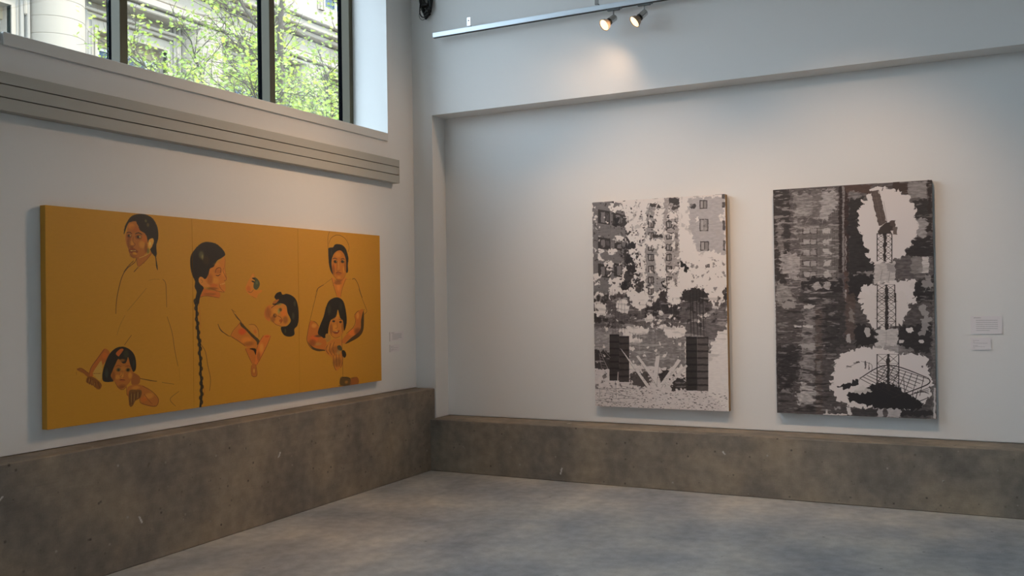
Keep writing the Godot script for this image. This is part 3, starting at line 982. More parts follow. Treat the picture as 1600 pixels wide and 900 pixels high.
# ------------------------------------------------------------------ strokes of the artworks: kind, colour, opacity, width or roughness of edge, streaks, points in millimetres from the top left corner
const TRIPTYCH := [
	["s", 0x3a2410, 1.00, 5, 0.00, [651,292,636,318,575,360,535,418,504,515,491,588,488,644]],
	["s", 0x6a4a1c, 0.70, 4, 0.00, [731,482,653,557,576,629]],
	["s", 0x3a2410, 1.00, 4, 0.00, [607,783,551,844]],
	["s", 0x6a4a1c, 0.60, 4, 0.00, [559,654,520,716,495,778]],
	["s", 0x3a2410, 0.85, 4, 0.00, [864,422,889,447,895,516,897,610]],
	["s", 0x3a2410, 0.80, 4, 0.00, [899,672,940,778,963,903,990,1011]],
	["s", 0x4a3416, 0.80, 4, 0.00, [996,1180,918,1224,964,1277]],
	["s", 0x6a4a1c, 0.50, 3, 0.00, [999,1021,1004,1108]],
	["s", 0x3a2410, 0.90, 5, 0.00, [671,1066,751,1085,809,1096]],
	["s", 0x3a2410, 0.70, 4, 0.00, [851,1107,954,1128]],
	["s", 0x6a4a1c, 0.30, 3, 0.00, [676,-57,669,51]],
	["s", 0x6a4a1c, 0.60, 3, 0.00, [747,432,800,423,842,424]],
	["f", 0x8c5022, 1.00, 0, 0.00, [661,282,721,266,774,246,768,260,721,304,669,342,658,315]],
	["s", 0x5e3013, 1.00, 4, 0.00, [669,346,727,303,780,250]],
	["s", 0x5e3013, 1.00, 4, 0.00, [653,287,655,315,663,344]],
	["s", 0xc9a070, 0.80, 3, 0.00, [670,289,721,271,762,251]],
	["s", 0x3a2410, 0.90, 5, 0.00, [552,381,585,344,630,306]],
	["s", 0x3a2410, 0.90, 5, 0.00, [666,347,640,370,630,379]],
	["f", 0x17110e, 1.00, 0, 0.00, [557,141,563,95,583,58,617,21,674,3,731,2,783,21,818,61,832,107,831,154,816,197,818,254,812,277,820,319,825,362,813,343,806,282,791,264,768,237,729,145,672,84,600,61]],
	["f", 0x8c5022, 1.00, 0, 0.00, [588,75,622,55,661,57,681,97,723,127,743,163,742,224,727,257,687,277,642,288,608,275,595,239,576,208,568,172,571,136,580,121]],
	["f", 0x17110e, 1.00, 0, 0.00, [656,48,672,84,681,106,712,121,735,136,746,168,781,152,804,188,823,93,771,31,713,16]],
	["e", 0xb06a2a, 0.60, 0, 0.00, [616,87,34,28]],
	["e", 0xb07838, 0.56, 0, 0.00, [699,198,35,32]],
	["e", 0xb07838, 0.49, 0, 0.00, [615,193,25,22]],
	["e", 0xa04e18, 0.60, 0, 0.00, [655,103,29,19]],
	["e", 0xa04e18, 0.60, 0, 0.00, [717,160,23,32]],
	["f", 0xb07a44, 1.00, 0, 0.00, [758,163,787,154,795,175,780,208,763,225,748,210,749,182]],
	["e", 0xd0a080, 0.80, 0, 0.00, [763,190,11,17]],
	["e", 0x5e3013, 0.95, 0, 0.00, [596,148,25,17]],
	["e", 0x5e3013, 0.95, 0, 0.00, [669,151,31,19]],
	["s", 0x1c120c, 1.00, 5, 0.00, [577,131,599,125,621,135]],
	["s", 0x1c120c, 1.00, 6, 0.00, [644,134,672,125,700,135]],
	["e", 0x8a8272, 0.80, 0, 0.00, [604,145,9,7]],
	["e", 0x8a8272, 0.80, 0, 0.00, [680,150,12,9]],
	["e", 0x080606, 1.00, 0, 0.00, [593,147,8,8]],
	["e", 0x080606, 1.00, 0, 0.00, [666,151,9,9]],
	["s", 0x5e3013, 0.90, 4, 0.00, [629,151,626,183,643,200,631,212,601,207]],
	["e", 0x5e3013, 0.80, 0, 0.00, [612,218,22,8]],
	["f", 0x6a3418, 1.00, 0, 0.00, [592,235,626,224,665,245,648,260,603,257]],
	["s", 0xe0b080, 0.90, 4, 0.00, [606,243,648,241]],
	["e", 0xc47e22, 0.80, 0, 0.00, [636,260,23,13]],
	["e", 0x4a4a30, 0.70, 0, 0.00, [745,238,15,23]],
	["s", 0x5e3013, 0.80, 4, 0.00, [587,167,589,216,600,262,625,286,670,287]],
	["e", 0x5a5a52, 0.60, 0, 0.00, [730,43,13,14]],
	["e", 0x6a5a44, 0.50, 0, 0.00, [747,68,15,18]],
	["f", 0x8f4a1c, 1.00, 0, 0.00, [400,859,440,888,408,939,333,997,308,1026,278,1018,303,974,352,909]],
	["s", 0x5e3013, 1.00, 5, 0.00, [400,862,346,919,303,968,287,1014]],
	["e", 0xa04e18, 0.80, 0, 0.00, [402,901,26,27]],
	["f", 0x9a7448, 1.00, 0, 0.00, [377,932,383,974,381,1032,363,1052,333,1028,314,1006,346,961]],
	["s", 0x5e3013, 0.70, 3, 0.00, [314,1006,351,1009,373,1008]],
	["f", 0x7a4418, 1.00, 0, 0.00, [201,969,231,966,266,986,293,1009,278,1024,248,1000,213,982]],
	["s", 0x5e3013, 1.00, 4, 0.00, [207,977,233,968,284,1003]],
	["s", 0x5e3013, 0.60, 3, 0.00, [198,986,200,1007]],
	["f", 0x6a3c1a, 1.00, 0, 0.00, [278,1024,314,1027,357,1056,378,1084,362,1107,338,1099,314,1079,277,1062,265,1048]],
	["s", 0x301808, 0.80, 4, 0.00, [281,1029,274,1060]],
	["s", 0x301808, 0.80, 4, 0.00, [299,1030,289,1071]],
	["s", 0x301808, 0.80, 4, 0.00, [314,1042,304,1078]],
	["s", 0x301808, 0.80, 4, 0.00, [332,1059,326,1090]],
	["s", 0x301808, 0.80, 4, 0.00, [351,1061,363,1099]],
	["s", 0xb08a64, 0.70, 4, 0.00, [291,1035,287,1055]],
	["s", 0xb08a64, 0.70, 4, 0.00, [309,1047,308,1068]],
	["s", 0xb08a64, 0.70, 4, 0.00, [326,1064,325,1080]],
	["f", 0x7a4420, 1.00, 0, 0.00, [608,1023,655,1043,672,1067,661,1099,607,1100,601,1055]],
	["f", 0x8c5022, 1.00, 0, 0.00, [574,1113,627,1101,688,1112,756,1158,812,1208,812,1247,769,1256,686,1228,666,1198,632,1206,605,1236,582,1228,579,1189,567,1150]],
	["e", 0xb07838, 0.56, 0, 0.00, [742,1184,49,25]],
	["e", 0xb07838, 0.49, 0, 0.00, [634,1121,40,15]],
	["e", 0xa04e18, 0.60, 0, 0.00, [701,1202,34,22]],
	["s", 0x5e3013, 1.00, 5, 0.00, [688,1115,757,1152,816,1208,808,1252,769,1256,680,1227,666,1198]],
	["s", 0x5e3013, 0.70, 4, 0.00, [701,1169,742,1217,769,1243]],
	["f", 0x5a3618, 1.00, 0, 0.00, [583,1141,633,1135,681,1145,673,1188,632,1206,609,1236,585,1231]],
	["s", 0x2a1608, 0.85, 5, 0.00, [590,1152,589,1228]],
	["s", 0x2a1608, 0.85, 5, 0.00, [613,1149,609,1225]],
	["s", 0x2a1608, 0.85, 5, 0.00, [640,1146,633,1200]],
	["s", 0x2a1608, 0.85, 5, 0.00, [667,1149,663,1187]],
	["s", 0x9a8a78, 0.60, 4, 0.00, [600,1159,600,1213]],
	["s", 0x9a8a78, 0.60, 4, 0.00, [626,1161,622,1205]],
	["s", 0x9a8a78, 0.60, 4, 0.00, [653,1153,650,1191]],
	["s", 0x5e3013, 1.00, 4, 0.00, [564,1112,566,1156,576,1165]],
	["f", 0x8c5022, 1.00, 0, 0.00, [452,942,504,924,583,929,615,991,614,1040,594,1077,561,1106,528,1122,495,1106,476,1072,445,1037,445,995]],
	["f", 0x17110e, 1.00, 0, 0.00, [382,1037,386,1001,402,954,434,898,479,863,531,853,583,869,623,904,639,949,639,998,618,1019,595,973,579,923,562,955,536,958,504,929,478,965,458,1001,445,1032,464,1065,419,1067,391,1059]],
	["f", 0x96481c, 1.00, 0, 0.00, [485,893,518,868,544,872,517,903,504,913]],
	["e", 0x7a4a20, 0.80, 0, 0.00, [530,939,33,12]],
	["e", 0xb07838, 0.49, 0, 0.00, [536,991,39,19]],
	["e", 0xb07838, 0.49, 0, 0.00, [496,1041,26,19]],
	["e", 0xb07838, 0.56, 0, 0.00, [591,1038,20,27]],
	["e", 0xb87c3a, 0.60, 0, 0.00, [529,1033,15,27]],
	["e", 0x3c3a20, 0.90, 0, 0.00, [503,996,22,15]],
	["e", 0x3c3a20, 0.90, 0, 0.00, [576,1002,23,15]],
	["e", 0x0c0a08, 1.00, 0, 0.00, [503,997,11,11]],
	["e", 0x0c0a08, 1.00, 0, 0.00, [575,1003,11,11]],
	["s", 0x5e3013, 1.00, 4, 0.00, [481,976,503,969,526,982]],
	["s", 0x5e3013, 1.00, 4, 0.00, [556,981,579,978,605,990]],
	["s", 0x5e3013, 0.70, 4, 0.00, [532,1001,529,1033,512,1043]],
	["s", 0x5e3013, 0.70, 3, 0.00, [519,1046,548,1048]],
	["f", 0x8a4420, 1.00, 0, 0.00, [509,1061,532,1056,554,1067,535,1076]],
	["s", 0x2a1008, 1.00, 3, 0.00, [510,1063,532,1063,554,1067]],
	["s", 0x5e3013, 0.80, 5, 0.00, [476,1072,502,1109,534,1125,567,1107]],
	["e", 0x6a3a1a, 0.70, 0, 0.00, [528,1109,26,10]],
	["e", 0x2a3440, 0.60, 0, 0.00, [414,1013,18,38]],
	["e", 0x30302a, 0.60, 0, 0.00, [563,900,27,33]],
	["e", 0x202a3a, 0.60, 0, 0.00, [622,964,12,33]],
	["s", 0x3a2410, 1.00, 4, 0.00, [1360,735,1388,779,1453,821,1489,828]],
	["s", 0x3a2410, 1.00, 4, 0.00, [1498,634,1540,688,1589,726]],
	["s", 0x3a2410, 1.00, 4, 0.00, [1197,873,1236,926,1257,1020,1282,1120,1271,1204]],
	["s", 0x3a2410, 0.80, 3, 0.00, [1491,633,1536,657]],
	["f", 0xa05424, 1.00, 0, 0.00, [1227,483,1278,494,1376,511,1375,550,1307,541,1248,535,1193,543,1212,516]],
	["e", 0xb06030, 0.70, 0, 0.00, [1285,516,53,17]],
	["s", 0x5e3013, 0.80, 4, 0.00, [1190,546,1241,535,1307,541,1375,550]],
	["f", 0xa4602a, 1.00, 0, 0.00, [1273,362,1326,316,1395,281,1426,252,1441,285,1436,336,1447,386,1454,415,1434,432,1434,454,1438,482,1422,508,1353,505,1286,477,1227,472,1188,440,1181,418,1199,401,1243,406]],
	["f", 0x17110e, 1.00, 0, 0.00, [1111,268,1144,218,1202,172,1261,155,1328,160,1373,175,1419,207,1438,240,1402,264,1356,287,1326,327,1288,345,1273,384,1243,417,1199,401,1181,423,1191,450,1227,478,1205,516,1189,554,1178,592,1139,591,1154,537,1161,505,1144,472,1148,434,1127,397,1110,338]],
	["f", 0xa8683a, 1.00, 0, 0.00, [1181,418,1203,402,1228,412,1250,439,1286,461,1271,472,1220,467,1195,450]],
	["s", 0x5e3013, 0.80, 3, 0.00, [1199,418,1217,434,1206,445]],
	["e", 0xb07838, 0.49, 0, 0.00, [1339,427,46,33]],
	["e", 0xb87038, 0.60, 0, 0.00, [1416,370,23,34]],
	["e", 0xa04a20, 0.60, 0, 0.00, [1324,461,45,19]],
	["e", 0xb07838, 0.35, 0, 0.00, [1356,310,46,16]],
	["s", 0x3a1808, 1.00, 5, 0.00, [1340,371,1348,346,1378,334,1394,342,1389,371]],
	["s", 0x1c0c06, 1.00, 5, 0.00, [1343,388,1366,392,1389,381]],
	["s", 0x5e3013, 0.90, 4, 0.00, [1421,336,1416,359,1443,403,1446,420,1423,429]],
	["s", 0xc89070, 0.90, 4, 0.00, [1380,455,1415,449,1434,443]],
	["s", 0x5e3013, 0.70, 4, 0.00, [1377,449,1384,477,1426,508]],
	["s", 0x5e3013, 0.80, 4, 0.00, [1286,477,1346,499,1422,509]],
	["s", 0x5e3013, 0.70, 3, 0.00, [1433,257,1437,285,1432,336,1450,409]],
	["e", 0x6a6a66, 0.50, 0, 0.00, [1209,248,32,38]],
	["e", 0x8a8274, 0.50, 0, 0.00, [1219,264,13,25]],
	["e", 0x402a1a, 0.40, 0, 0.00, [1252,285,44,44]],
	["s", 0x17110e, 1.00, 27, 0.00, [1148,563,1160,626]],
	["s", 0x17110e, 1.00, 27, 0.00, [1160,613,1158,702]],
	["s", 0x17110e, 1.00, 27, 0.00, [1159,688,1169,761]],
	["s", 0x17110e, 1.00, 27, 0.00, [1169,747,1172,828]],
	["s", 0x17110e, 1.00, 27, 0.00, [1172,815,1187,879]],
	["s", 0x17110e, 1.00, 27, 0.00, [1187,866,1182,938]],
	["s", 0x17110e, 1.00, 27, 0.00, [1182,924,1193,1014]],
	["s", 0x17110e, 1.00, 27, 0.00, [1193,1001,1188,1081]],
	["s", 0x17110e, 1.00, 27, 0.00, [1189,1068,1199,1149]],
	["s", 0x17110e, 1.00, 27, 0.00, [1199,1136,1194,1199]],
	["s", 0x17110e, 1.00, 27, 0.00, [1195,1186,1195,1250]],
	["s", 0x17110e, 1.00, 27, 0.00, [1195,1236,1183,1311]],
	["e", 0x17110e, 0.95, 0, 0.00, [1145,569,17,20]],
	["e", 0x4a3c30, 0.70, 0, 0.00, [1145,569,4,8]],
	["e", 0x17110e, 0.95, 0, 0.00, [1161,595,16,20]],
	["e", 0x4a3c30, 0.70, 0, 0.00, [1158,595,5,7]],
	["e", 0x17110e, 0.95, 0, 0.00, [1150,620,16,20]],
	["e", 0x4a3c30, 0.70, 0, 0.00, [1150,620,4,7]],
	["e", 0x17110e, 0.95, 0, 0.00, [1166,658,16,20]],
	["e", 0x4a3c30, 0.70, 0, 0.00, [1164,658,4,7]],
	["e", 0x17110e, 0.95, 0, 0.00, [1155,695,17,20]],
	["e", 0x4a3c30, 0.70, 0, 0.00, [1155,695,5,8]],
	["e", 0x17110e, 0.95, 0, 0.00, [1170,725,17,20]],
	["e", 0x4a3c30, 0.70, 0, 0.00, [1168,725,5,7]],
	["e", 0x17110e, 0.95, 0, 0.00, [1159,754,16,20]],
	["e", 0x4a3c30, 0.70, 0, 0.00, [1159,754,4,7]],
	["e", 0x17110e, 0.95, 0, 0.00, [1177,788,17,20]],
	["e", 0x4a3c30, 0.70, 0, 0.00, [1175,788,4,7]],
	["e", 0x17110e, 0.95, 0, 0.00, [1169,821,17,20]],
	["e", 0x4a3c30, 0.70, 0, 0.00, [1169,821,4,8]],
	["e", 0x17110e, 0.95, 0, 0.00, [1186,847,17,20]],
	["e", 0x4a3c30, 0.70, 0, 0.00, [1184,847,5,8]],
	["e", 0x17110e, 0.95, 0, 0.00, [1177,872,17,20]],
	["e", 0x4a3c30, 0.70, 0, 0.00, [1177,872,4,7]],
	["e", 0x17110e, 0.95, 0, 0.00, [1191,902,17,20]],
	["e", 0x4a3c30, 0.70, 0, 0.00, [1189,902,4,8]],
	["e", 0x17110e, 0.95, 0, 0.00, [1178,931,17,20]],
	["e", 0x4a3c30, 0.70, 0, 0.00, [1178,931,5,7]],
	["e", 0x17110e, 0.95, 0, 0.00, [1194,970,17,20]],
	["e", 0x4a3c30, 0.70, 0, 0.00, [1192,969,4,8]],
	["e", 0x17110e, 0.95, 0, 0.00, [1183,1007,17,20]],
	["e", 0x4a3c30, 0.70, 0, 0.00, [1183,1007,4,7]],
	["e", 0x17110e, 0.95, 0, 0.00, [1197,1041,17,20]],
	["e", 0x4a3c30, 0.70, 0, 0.00, [1195,1041,5,8]],
	["e", 0x17110e, 0.95, 0, 0.00, [1185,1074,17,20]],
	["e", 0x4a3c30, 0.70, 0, 0.00, [1185,1074,5,8]],
	["e", 0x17110e, 0.95, 0, 0.00, [1200,1109,17,20]],
	["e", 0x4a3c30, 0.70, 0, 0.00, [1198,1109,4,7]],
	["e", 0x17110e, 0.95, 0, 0.00, [1189,1141,16,21]],
	["e", 0x4a3c30, 0.70, 0, 0.00, [1189,1141,4,8]],
	["e", 0x17110e, 0.95, 0, 0.00, [1203,1168,17,20]],
	["e", 0x4a3c30, 0.70, 0, 0.00, [1201,1168,5,7]],
	["e", 0x17110e, 0.95, 0, 0.00, [1191,1192,17,20]],
	["e", 0x4a3c30, 0.70, 0, 0.00, [1191,1192,5,8]],
	["e", 0x17110e, 0.95, 0, 0.00, [1201,1218,17,20]],
	["e", 0x4a3c30, 0.70, 0, 0.00, [1199,1218,5,8]],
	["e", 0x17110e, 0.95, 0, 0.00, [1185,1242,17,20]],
	["e", 0x4a3c30, 0.70, 0, 0.00, [1185,1242,4,7]],
	["e", 0x17110e, 0.95, 0, 0.00, [1196,1274,16,21]],
	["e", 0x4a3c30, 0.70, 0, 0.00, [1193,1274,5,8]],
	["s", 0x8a3a14, 0.50, 4, 0.00, [1185,570,1189,654,1197,755]],
	["s", 0x8a3a14, 0.60, 4, 0.00, [1215,1161,1224,1204,1214,1236]],
	["f", 0xa86428, 1.00, 0, 0.00, [1716,373,1737,379,1729,400,1720,423,1728,452,1727,487,1756,496,1816,493,1807,511,1777,523,1751,555,1705,540,1664,517,1640,482,1657,447,1683,412]],
	["e", 0xb07838, 0.42, 0, 0.00, [1716,394,15,17]],
	["e", 0xa04e18, 0.70, 0, 0.00, [1673,482,29,26]],
	["s", 0x5e3013, 0.80, 4, 0.00, [1665,505,1698,511,1727,490]],
	["s", 0x5e3013, 0.70, 3, 0.00, [1705,540,1751,555]],
	["f", 0x3a3a34, 1.00, 0, 0.00, [1737,399,1770,411,1793,440,1786,470,1756,492,1727,476,1728,446,1741,429]],
	["e", 0x5a5e58, 0.60, 0, 0.00, [1761,437,17,18]],
	["f", 0x17110e, 1.00, 0, 0.00, [1712,403,1737,402,1742,417,1720,411]],
	["f", 0x17110e, 1.00, 0, 0.00, [1707,423,1736,429,1736,439,1711,432]],
	["f", 0xa05a2a, 1.00, 0, 0.00, [1847,642,1882,612,1917,613,1916,667,1907,714,1889,732,1855,713,1838,683]],
	["s", 0x5e3013, 0.60, 4, 0.00, [1878,624,1881,666,1907,714]],
	["f", 0xa0622e, 1.00, 0, 0.00, [1917,619,1988,596,2060,597,2105,634,2113,708,2093,768,2021,772,1959,758,1924,727,1907,685]],
	["f", 0x17110e, 1.00, 0, 0.00, [1954,547,1981,517,2026,508,2048,529,2098,523,2162,539,2208,573,2231,636,2234,729,2214,778,2181,802,2180,845,2129,859,2065,847,2029,809,2030,778,2093,774,2140,733,2104,671,2087,615,2024,596,1970,608,1931,601,1971,571]],
	["f", 0x8a4c22, 1.00, 0, 0.00, [1931,595,1962,571,2007,566,1970,595]],
	["e", 0x6a6a48, 0.70, 0, 0.00, [2006,602,40,12]],
	["e", 0xb07838, 0.49, 0, 0.00, [1969,656,45,33]],
	["e", 0xb85c24, 0.70, 0, 0.00, [2059,670,45,42]],
	["e", 0xb07838, 0.35, 0, 0.00, [1995,735,35,18]],
	["e", 0x3a1c0c, 0.85, 0, 0.00, [1955,689,25,20]],
	["e", 0xb07838, 0.49, 0, 0.00, [1960,687,11,12]],
	["e", 0x3a2c1a, 0.80, 0, 0.00, [2019,645,23,18]],
	["e", 0x6a7a60, 0.60, 0, 0.00, [2001,656,17,25]],
	["s", 0x2a1208, 1.00, 5, 0.00, [1917,631,1952,613,2015,596]],
	["s", 0x5e3013, 0.90, 5, 0.00, [1986,692,2022,705,2040,730,2017,751]],
	["e", 0x7a3010, 0.70, 0, 0.00, [2022,730,23,15]],
	["s", 0x5e3013, 1.00, 4, 0.00, [1924,727,1967,758,2030,775]],
	["e", 0x4a4a4a, 0.50, 0, 0.00, [2189,598,19,31]],
	["e", 0x50505a, 0.45, 0, 0.00, [2169,697,20,37]],
	["e", 0x4a4a44, 0.50, 0, 0.00, [2074,811,15,24]],
	["f", 0x9c5a22, 1.00, 0, 0.00, [1591,727,1639,768,1698,813,1758,852,1782,875,1757,911,1741,931,1681,931,1622,904,1556,864,1485,827,1507,795,1544,760]],
	["e", 0xa83c10, 0.85, 0, 0.00, [1601,798,52,32]],
	["e", 0xb46a2e, 0.70, 0, 0.00, [1644,863,68,32]],
	["f", 0x3a2a14, 1.00, 0, 0.00, [1584,725,1639,768,1705,818,1782,872,1757,906,1750,879,1690,833,1638,789,1587,756]],
	["s", 0x5e3013, 1.00, 5, 0.00, [1481,827,1549,861,1629,904]],
	["s", 0x3a2410, 1.00, 5, 0.00, [1531,669,1559,698,1591,726]],
	["s", 0x3a2410, 1.00, 5, 0.00, [1359,736,1384,780,1429,807,1457,821]],
	["s", 0x5e3013, 0.90, 3, 0.00, [1485,825,1507,790,1588,730]],
	["f", 0xa06a34, 1.00, 0, 0.00, [1669,753,1729,753,1767,783,1777,827,1758,852,1720,819]],
	["s", 0x5e3013, 1.00, 4, 0.00, [1669,751,1729,753,1768,789,1777,848]],
	["e", 0xa04e18, 0.60, 0, 0.00, [1736,804,19,21]],
	["f", 0xa85a28, 1.00, 0, 0.00, [1827,839,1906,845,1865,917,1817,984,1746,1060,1709,1041,1733,979,1764,906]],
	["e", 0xc07a40, 0.70, 0, 0.00, [1802,929,32,49]],
	["s", 0x5e3013, 1.00, 4, 0.00, [1827,839,1772,896,1733,979]],
	["s", 0x5e3013, 1.00, 4, 0.00, [1906,845,1849,937,1747,1057]],
	["e", 0xa03a14, 0.80, 0, 0.00, [1866,846,32,8]],
	["f", 0x9a5520, 1.00, 0, 0.00, [1629,925,1726,941,1740,990,1724,1047,1694,1035,1665,980]],
	["s", 0x5e3013, 1.00, 4, 0.00, [1632,926,1665,985,1698,1040]],
	["f", 0x20120a, 1.00, 0, 0.00, [1673,929,1741,933,1740,979,1718,946]],
	["f", 0x8f4f20, 1.00, 0, 0.00, [1701,1046,1739,1051,1750,1097,1753,1135,1730,1141,1696,1130,1689,1087]],
	["s", 0x5e3013, 1.00, 4, 0.00, [1693,1056,1689,1092,1700,1133,1737,1141,1753,1124,1746,1076,1739,1051]],
	["e", 0xc08a50, 0.70, 0, 0.00, [1719,1095,11,21]],
	["s", 0x5e3013, 0.70, 3, 0.00, [1712,1068,1707,1120]],
	["s", 0x5e3013, 0.70, 3, 0.00, [1731,1074,1738,1123]],
	["s", 0x3a2410, 1.00, 4, 0.00, [2639,3,2617,54,2616,132,2622,164]],
	["s", 0x3a2410, 0.95, 4, 0.00, [2627,109,2659,58,2728,29,2792,30,2857,55,2894,97,2905,133,2887,168]],
	["s", 0x5e401a, 0.40, 3, 0.00, [2644,3,2739,-12]],
	["s", 0x6a4a1c, 0.50, 3, 0.00, [2868,21,2905,100]],
	["s", 0x3a2410, 1.00, 6, 0.00, [2456,510,2481,478,2553,449]],
	["s", 0x5e401a, 0.80, 4, 0.00, [2553,449,2626,413,2673,392]],
	["s", 0x3a2410, 1.00, 6, 0.00, [2943,399,2982,395,3027,442,3059,511,3087,559]],
	["s", 0x5e401a, 0.60, 3, 0.00, [2860,400,2926,401]],
	["s", 0x3a2410, 0.70, 4, 0.00, [2456,510,2440,555]],
	["f", 0xa05c28, 1.00, 0, 0.00, [2668,386,2741,418,2861,383,2838,424,2793,491,2776,550,2733,550,2708,491,2677,438]],
	["e", 0xb8703a, 0.60, 0, 0.00, [2751,464,32,47]],
	["s", 0x5e3013, 0.90, 5, 0.00, [2662,392,2682,451,2728,544]],
	["s", 0x5e3013, 0.90, 5, 0.00, [2855,397,2804,477,2779,550]],
	["f", 0x17110e, 1.00, 0, 0.00, [2621,151,2642,138,2684,133,2705,112,2748,103,2812,110,2855,135,2876,168,2895,221,2885,275,2886,329,2862,343,2852,276,2843,209,2789,158,2714,174,2671,222,2660,281,2679,359,2648,334,2628,282,2621,217]],
	["f", 0x94561f, 1.00, 0, 0.00, [2676,222,2714,174,2779,155,2832,183,2858,236,2862,303,2850,357,2817,397,2763,414,2710,392,2679,353,2662,281]],
	["e", 0xb07838, 0.49, 0, 0.00, [2751,193,54,29]],
	["e", 0xb07838, 0.49, 0, 0.00, [2829,317,22,40]],
	["e", 0xb07838, 0.42, 0, 0.00, [2758,385,34,16]],
	["e", 0xa8521c, 0.60, 0, 0.00, [2696,293,30,27]],
	["e", 0x6a3210, 0.50, 0, 0.00, [2753,352,54,14]],
	["s", 0x140c08, 1.00, 6, 0.00, [2676,231,2708,224,2740,233]],
	["s", 0x140c08, 1.00, 6, 0.00, [2786,233,2815,224,2842,231]],
	["e", 0x241a12, 0.95, 0, 0.00, [2713,252,30,16]],
	["e", 0x241a12, 0.95, 0, 0.00, [2811,249,31,16]],
	["e", 0x8a8a86, 0.80, 0, 0.00, [2726,250,8,6]],
	["e", 0x8a8a86, 0.70, 0, 0.00, [2826,240,9,5]],
	["e", 0x080606, 1.00, 0, 0.00, [2708,253,12,10]],
	["e", 0x080606, 1.00, 0, 0.00, [2807,252,12,9]],
	["s", 0xc8b8a0, 0.70, 4, 0.00, [2755,245,2761,318]],
	["s", 0x5e3013, 0.80, 4, 0.00, [2739,246,2727,319,2748,332,2781,321]],
	["s", 0x4a1c0c, 1.00, 5, 0.00, [2716,347,2753,341,2796,348]],
	["e", 0x8a4422, 0.70, 0, 0.00, [2753,356,30,6]],
	["s", 0x5e3013, 0.70, 4, 0.00, [2662,281,2679,359,2731,405,2773,416,2828,390,2862,343]],
	["e", 0x3a3a52, 0.40, 0, 0.00, [2662,183,18,39]],
	["e", 0x2c2c3a, 0.40, 0, 0.00, [2844,163,17,26]],
	["s", 0x3a2410, 1.00, 4, 0.00, [2479,481,2425,606,2373,739]],
	["s", 0x3a2410, 1.00, 4, 0.00, [3038,480,3086,569,3143,660,3147,686,3100,710]],
	["s", 0x3a2410, 1.00, 5, 0.00, [2967,712,3017,678,3117,665]],
	["s", 0x3a2410, 0.90, 4, 0.00, [2373,739,2444,755,2480,789]],
	["f", 0x96521f, 1.00, 0, 0.00, [2372,744,2444,760,2487,803,2471,849,2566,900,2580,948,2564,989,2439,987,2376,947,2334,899,2342,835]],
	["e", 0xa8481a, 0.80, 0, 0.00, [2427,884,73,33]],
	["e", 0xb07848, 0.70, 0, 0.00, [2422,782,43,24]],
	["e", 0x8a8478, 0.35, 0, 0.00, [2470,933,58,17]],
	["f", 0x3a2814, 1.00, 0, 0.00, [2341,908,2383,942,2447,969,2564,989,2468,993,2397,966]],
	["s", 0x3a2410, 1.00, 5, 0.00, [2372,744,2342,835,2334,908,2411,976,2564,994]],
	["e", 0x2a2016, 0.70, 0, 0.00, [2485,868,74,13]],
	["f", 0x96521f, 1.00, 0, 0.00, [2975,712,3034,673,3104,670,3097,825,3046,892,2914,936,2834,951,2787,930,2835,883,2965,810,2983,761]],
	["e", 0xb05a22, 0.80, 0, 0.00, [2932,858,73,39]],
	["e", 0xb88050, 0.60, 0, 0.00, [3016,713,27,39]],
	["f", 0x3a2814, 1.00, 0, 0.00, [3104,675,3100,825,3046,892,2930,932,2834,951,2914,906,3047,843,3065,754]],
	["s", 0x3a2410, 1.00, 4, 0.00, [2967,716,2983,761,2949,814,2851,865]],
	["f", 0x9a5c26, 1.00, 0, 0.00, [2621,760,2729,716,2806,747,2812,844,2772,881,2694,896,2642,866,2613,808]],
	["f", 0x17110e, 1.00, 0, 0.00, [2471,849,2487,803,2547,711,2579,637,2625,580,2717,554,2794,572,2833,621,2858,719,2853,787,2820,839,2806,756,2768,726,2738,658,2714,715,2644,742,2613,798,2596,873,2551,890,2515,874]],
	["e", 0xb07838, 0.49, 0, 0.00, [2696,810,37,39]],
	["e", 0xb07838, 0.35, 0, 0.00, [2729,716,31,28]],
	["e", 0x1a1008, 0.95, 0, 0.00, [2679,753,25,11]],
	["e", 0x1a1008, 0.95, 0, 0.00, [2772,762,23,12]],
	["s", 0x1a1008, 1.00, 4, 0.00, [2652,738,2690,732]],
	["s", 0x1a1008, 1.00, 4, 0.00, [2752,740,2794,746]],
	["s", 0x5e3013, 0.80, 4, 0.00, [2725,754,2727,807,2696,815]],
	["f", 0x6a2c14, 1.00, 0, 0.00, [2662,836,2719,838,2758,832,2734,858,2688,858]],
	["s", 0xd8c0a0, 1.00, 4, 0.00, [2673,840,2734,841]],
	["s", 0x5e3013, 0.80, 4, 0.00, [2642,866,2694,895,2764,885]],
	["e", 0x3a3a40, 0.50, 0, 0.00, [2623,656,31,57]],
	["e", 0x2c2c34, 0.50, 0, 0.00, [2777,630,26,48]],
	["f", 0x8a6036, 1.00, 0, 0.00, [2567,867,2597,854,2641,885,2626,912,2580,920]],
	["f", 0x9a5c28, 1.00, 0, 0.00, [2588,939,2664,905,2772,910,2794,959,2770,1001,2800,1056,2790,1142,2751,1154,2719,1171,2689,1159,2667,1105,2645,1056,2578,1019,2564,975]],
	["s", 0x2c160a, 0.85, 5, 0.00, [2595,949,2572,985,2608,1025]],
	["s", 0x2c160a, 0.85, 5, 0.00, [2636,937,2617,988,2653,1037]],
	["s", 0x2c160a, 0.85, 5, 0.00, [2686,929,2662,981,2691,1040]],
	["s", 0x2c160a, 0.85, 5, 0.00, [2669,1038,2674,1124,2704,1169]],
	["s", 0x2c160a, 0.85, 5, 0.00, [2707,1031,2713,1137]],
	["s", 0x2c160a, 0.85, 5, 0.00, [2746,1024,2748,1139]],
	["s", 0x2c160a, 0.85, 5, 0.00, [2785,1016,2796,1094,2766,1150]],
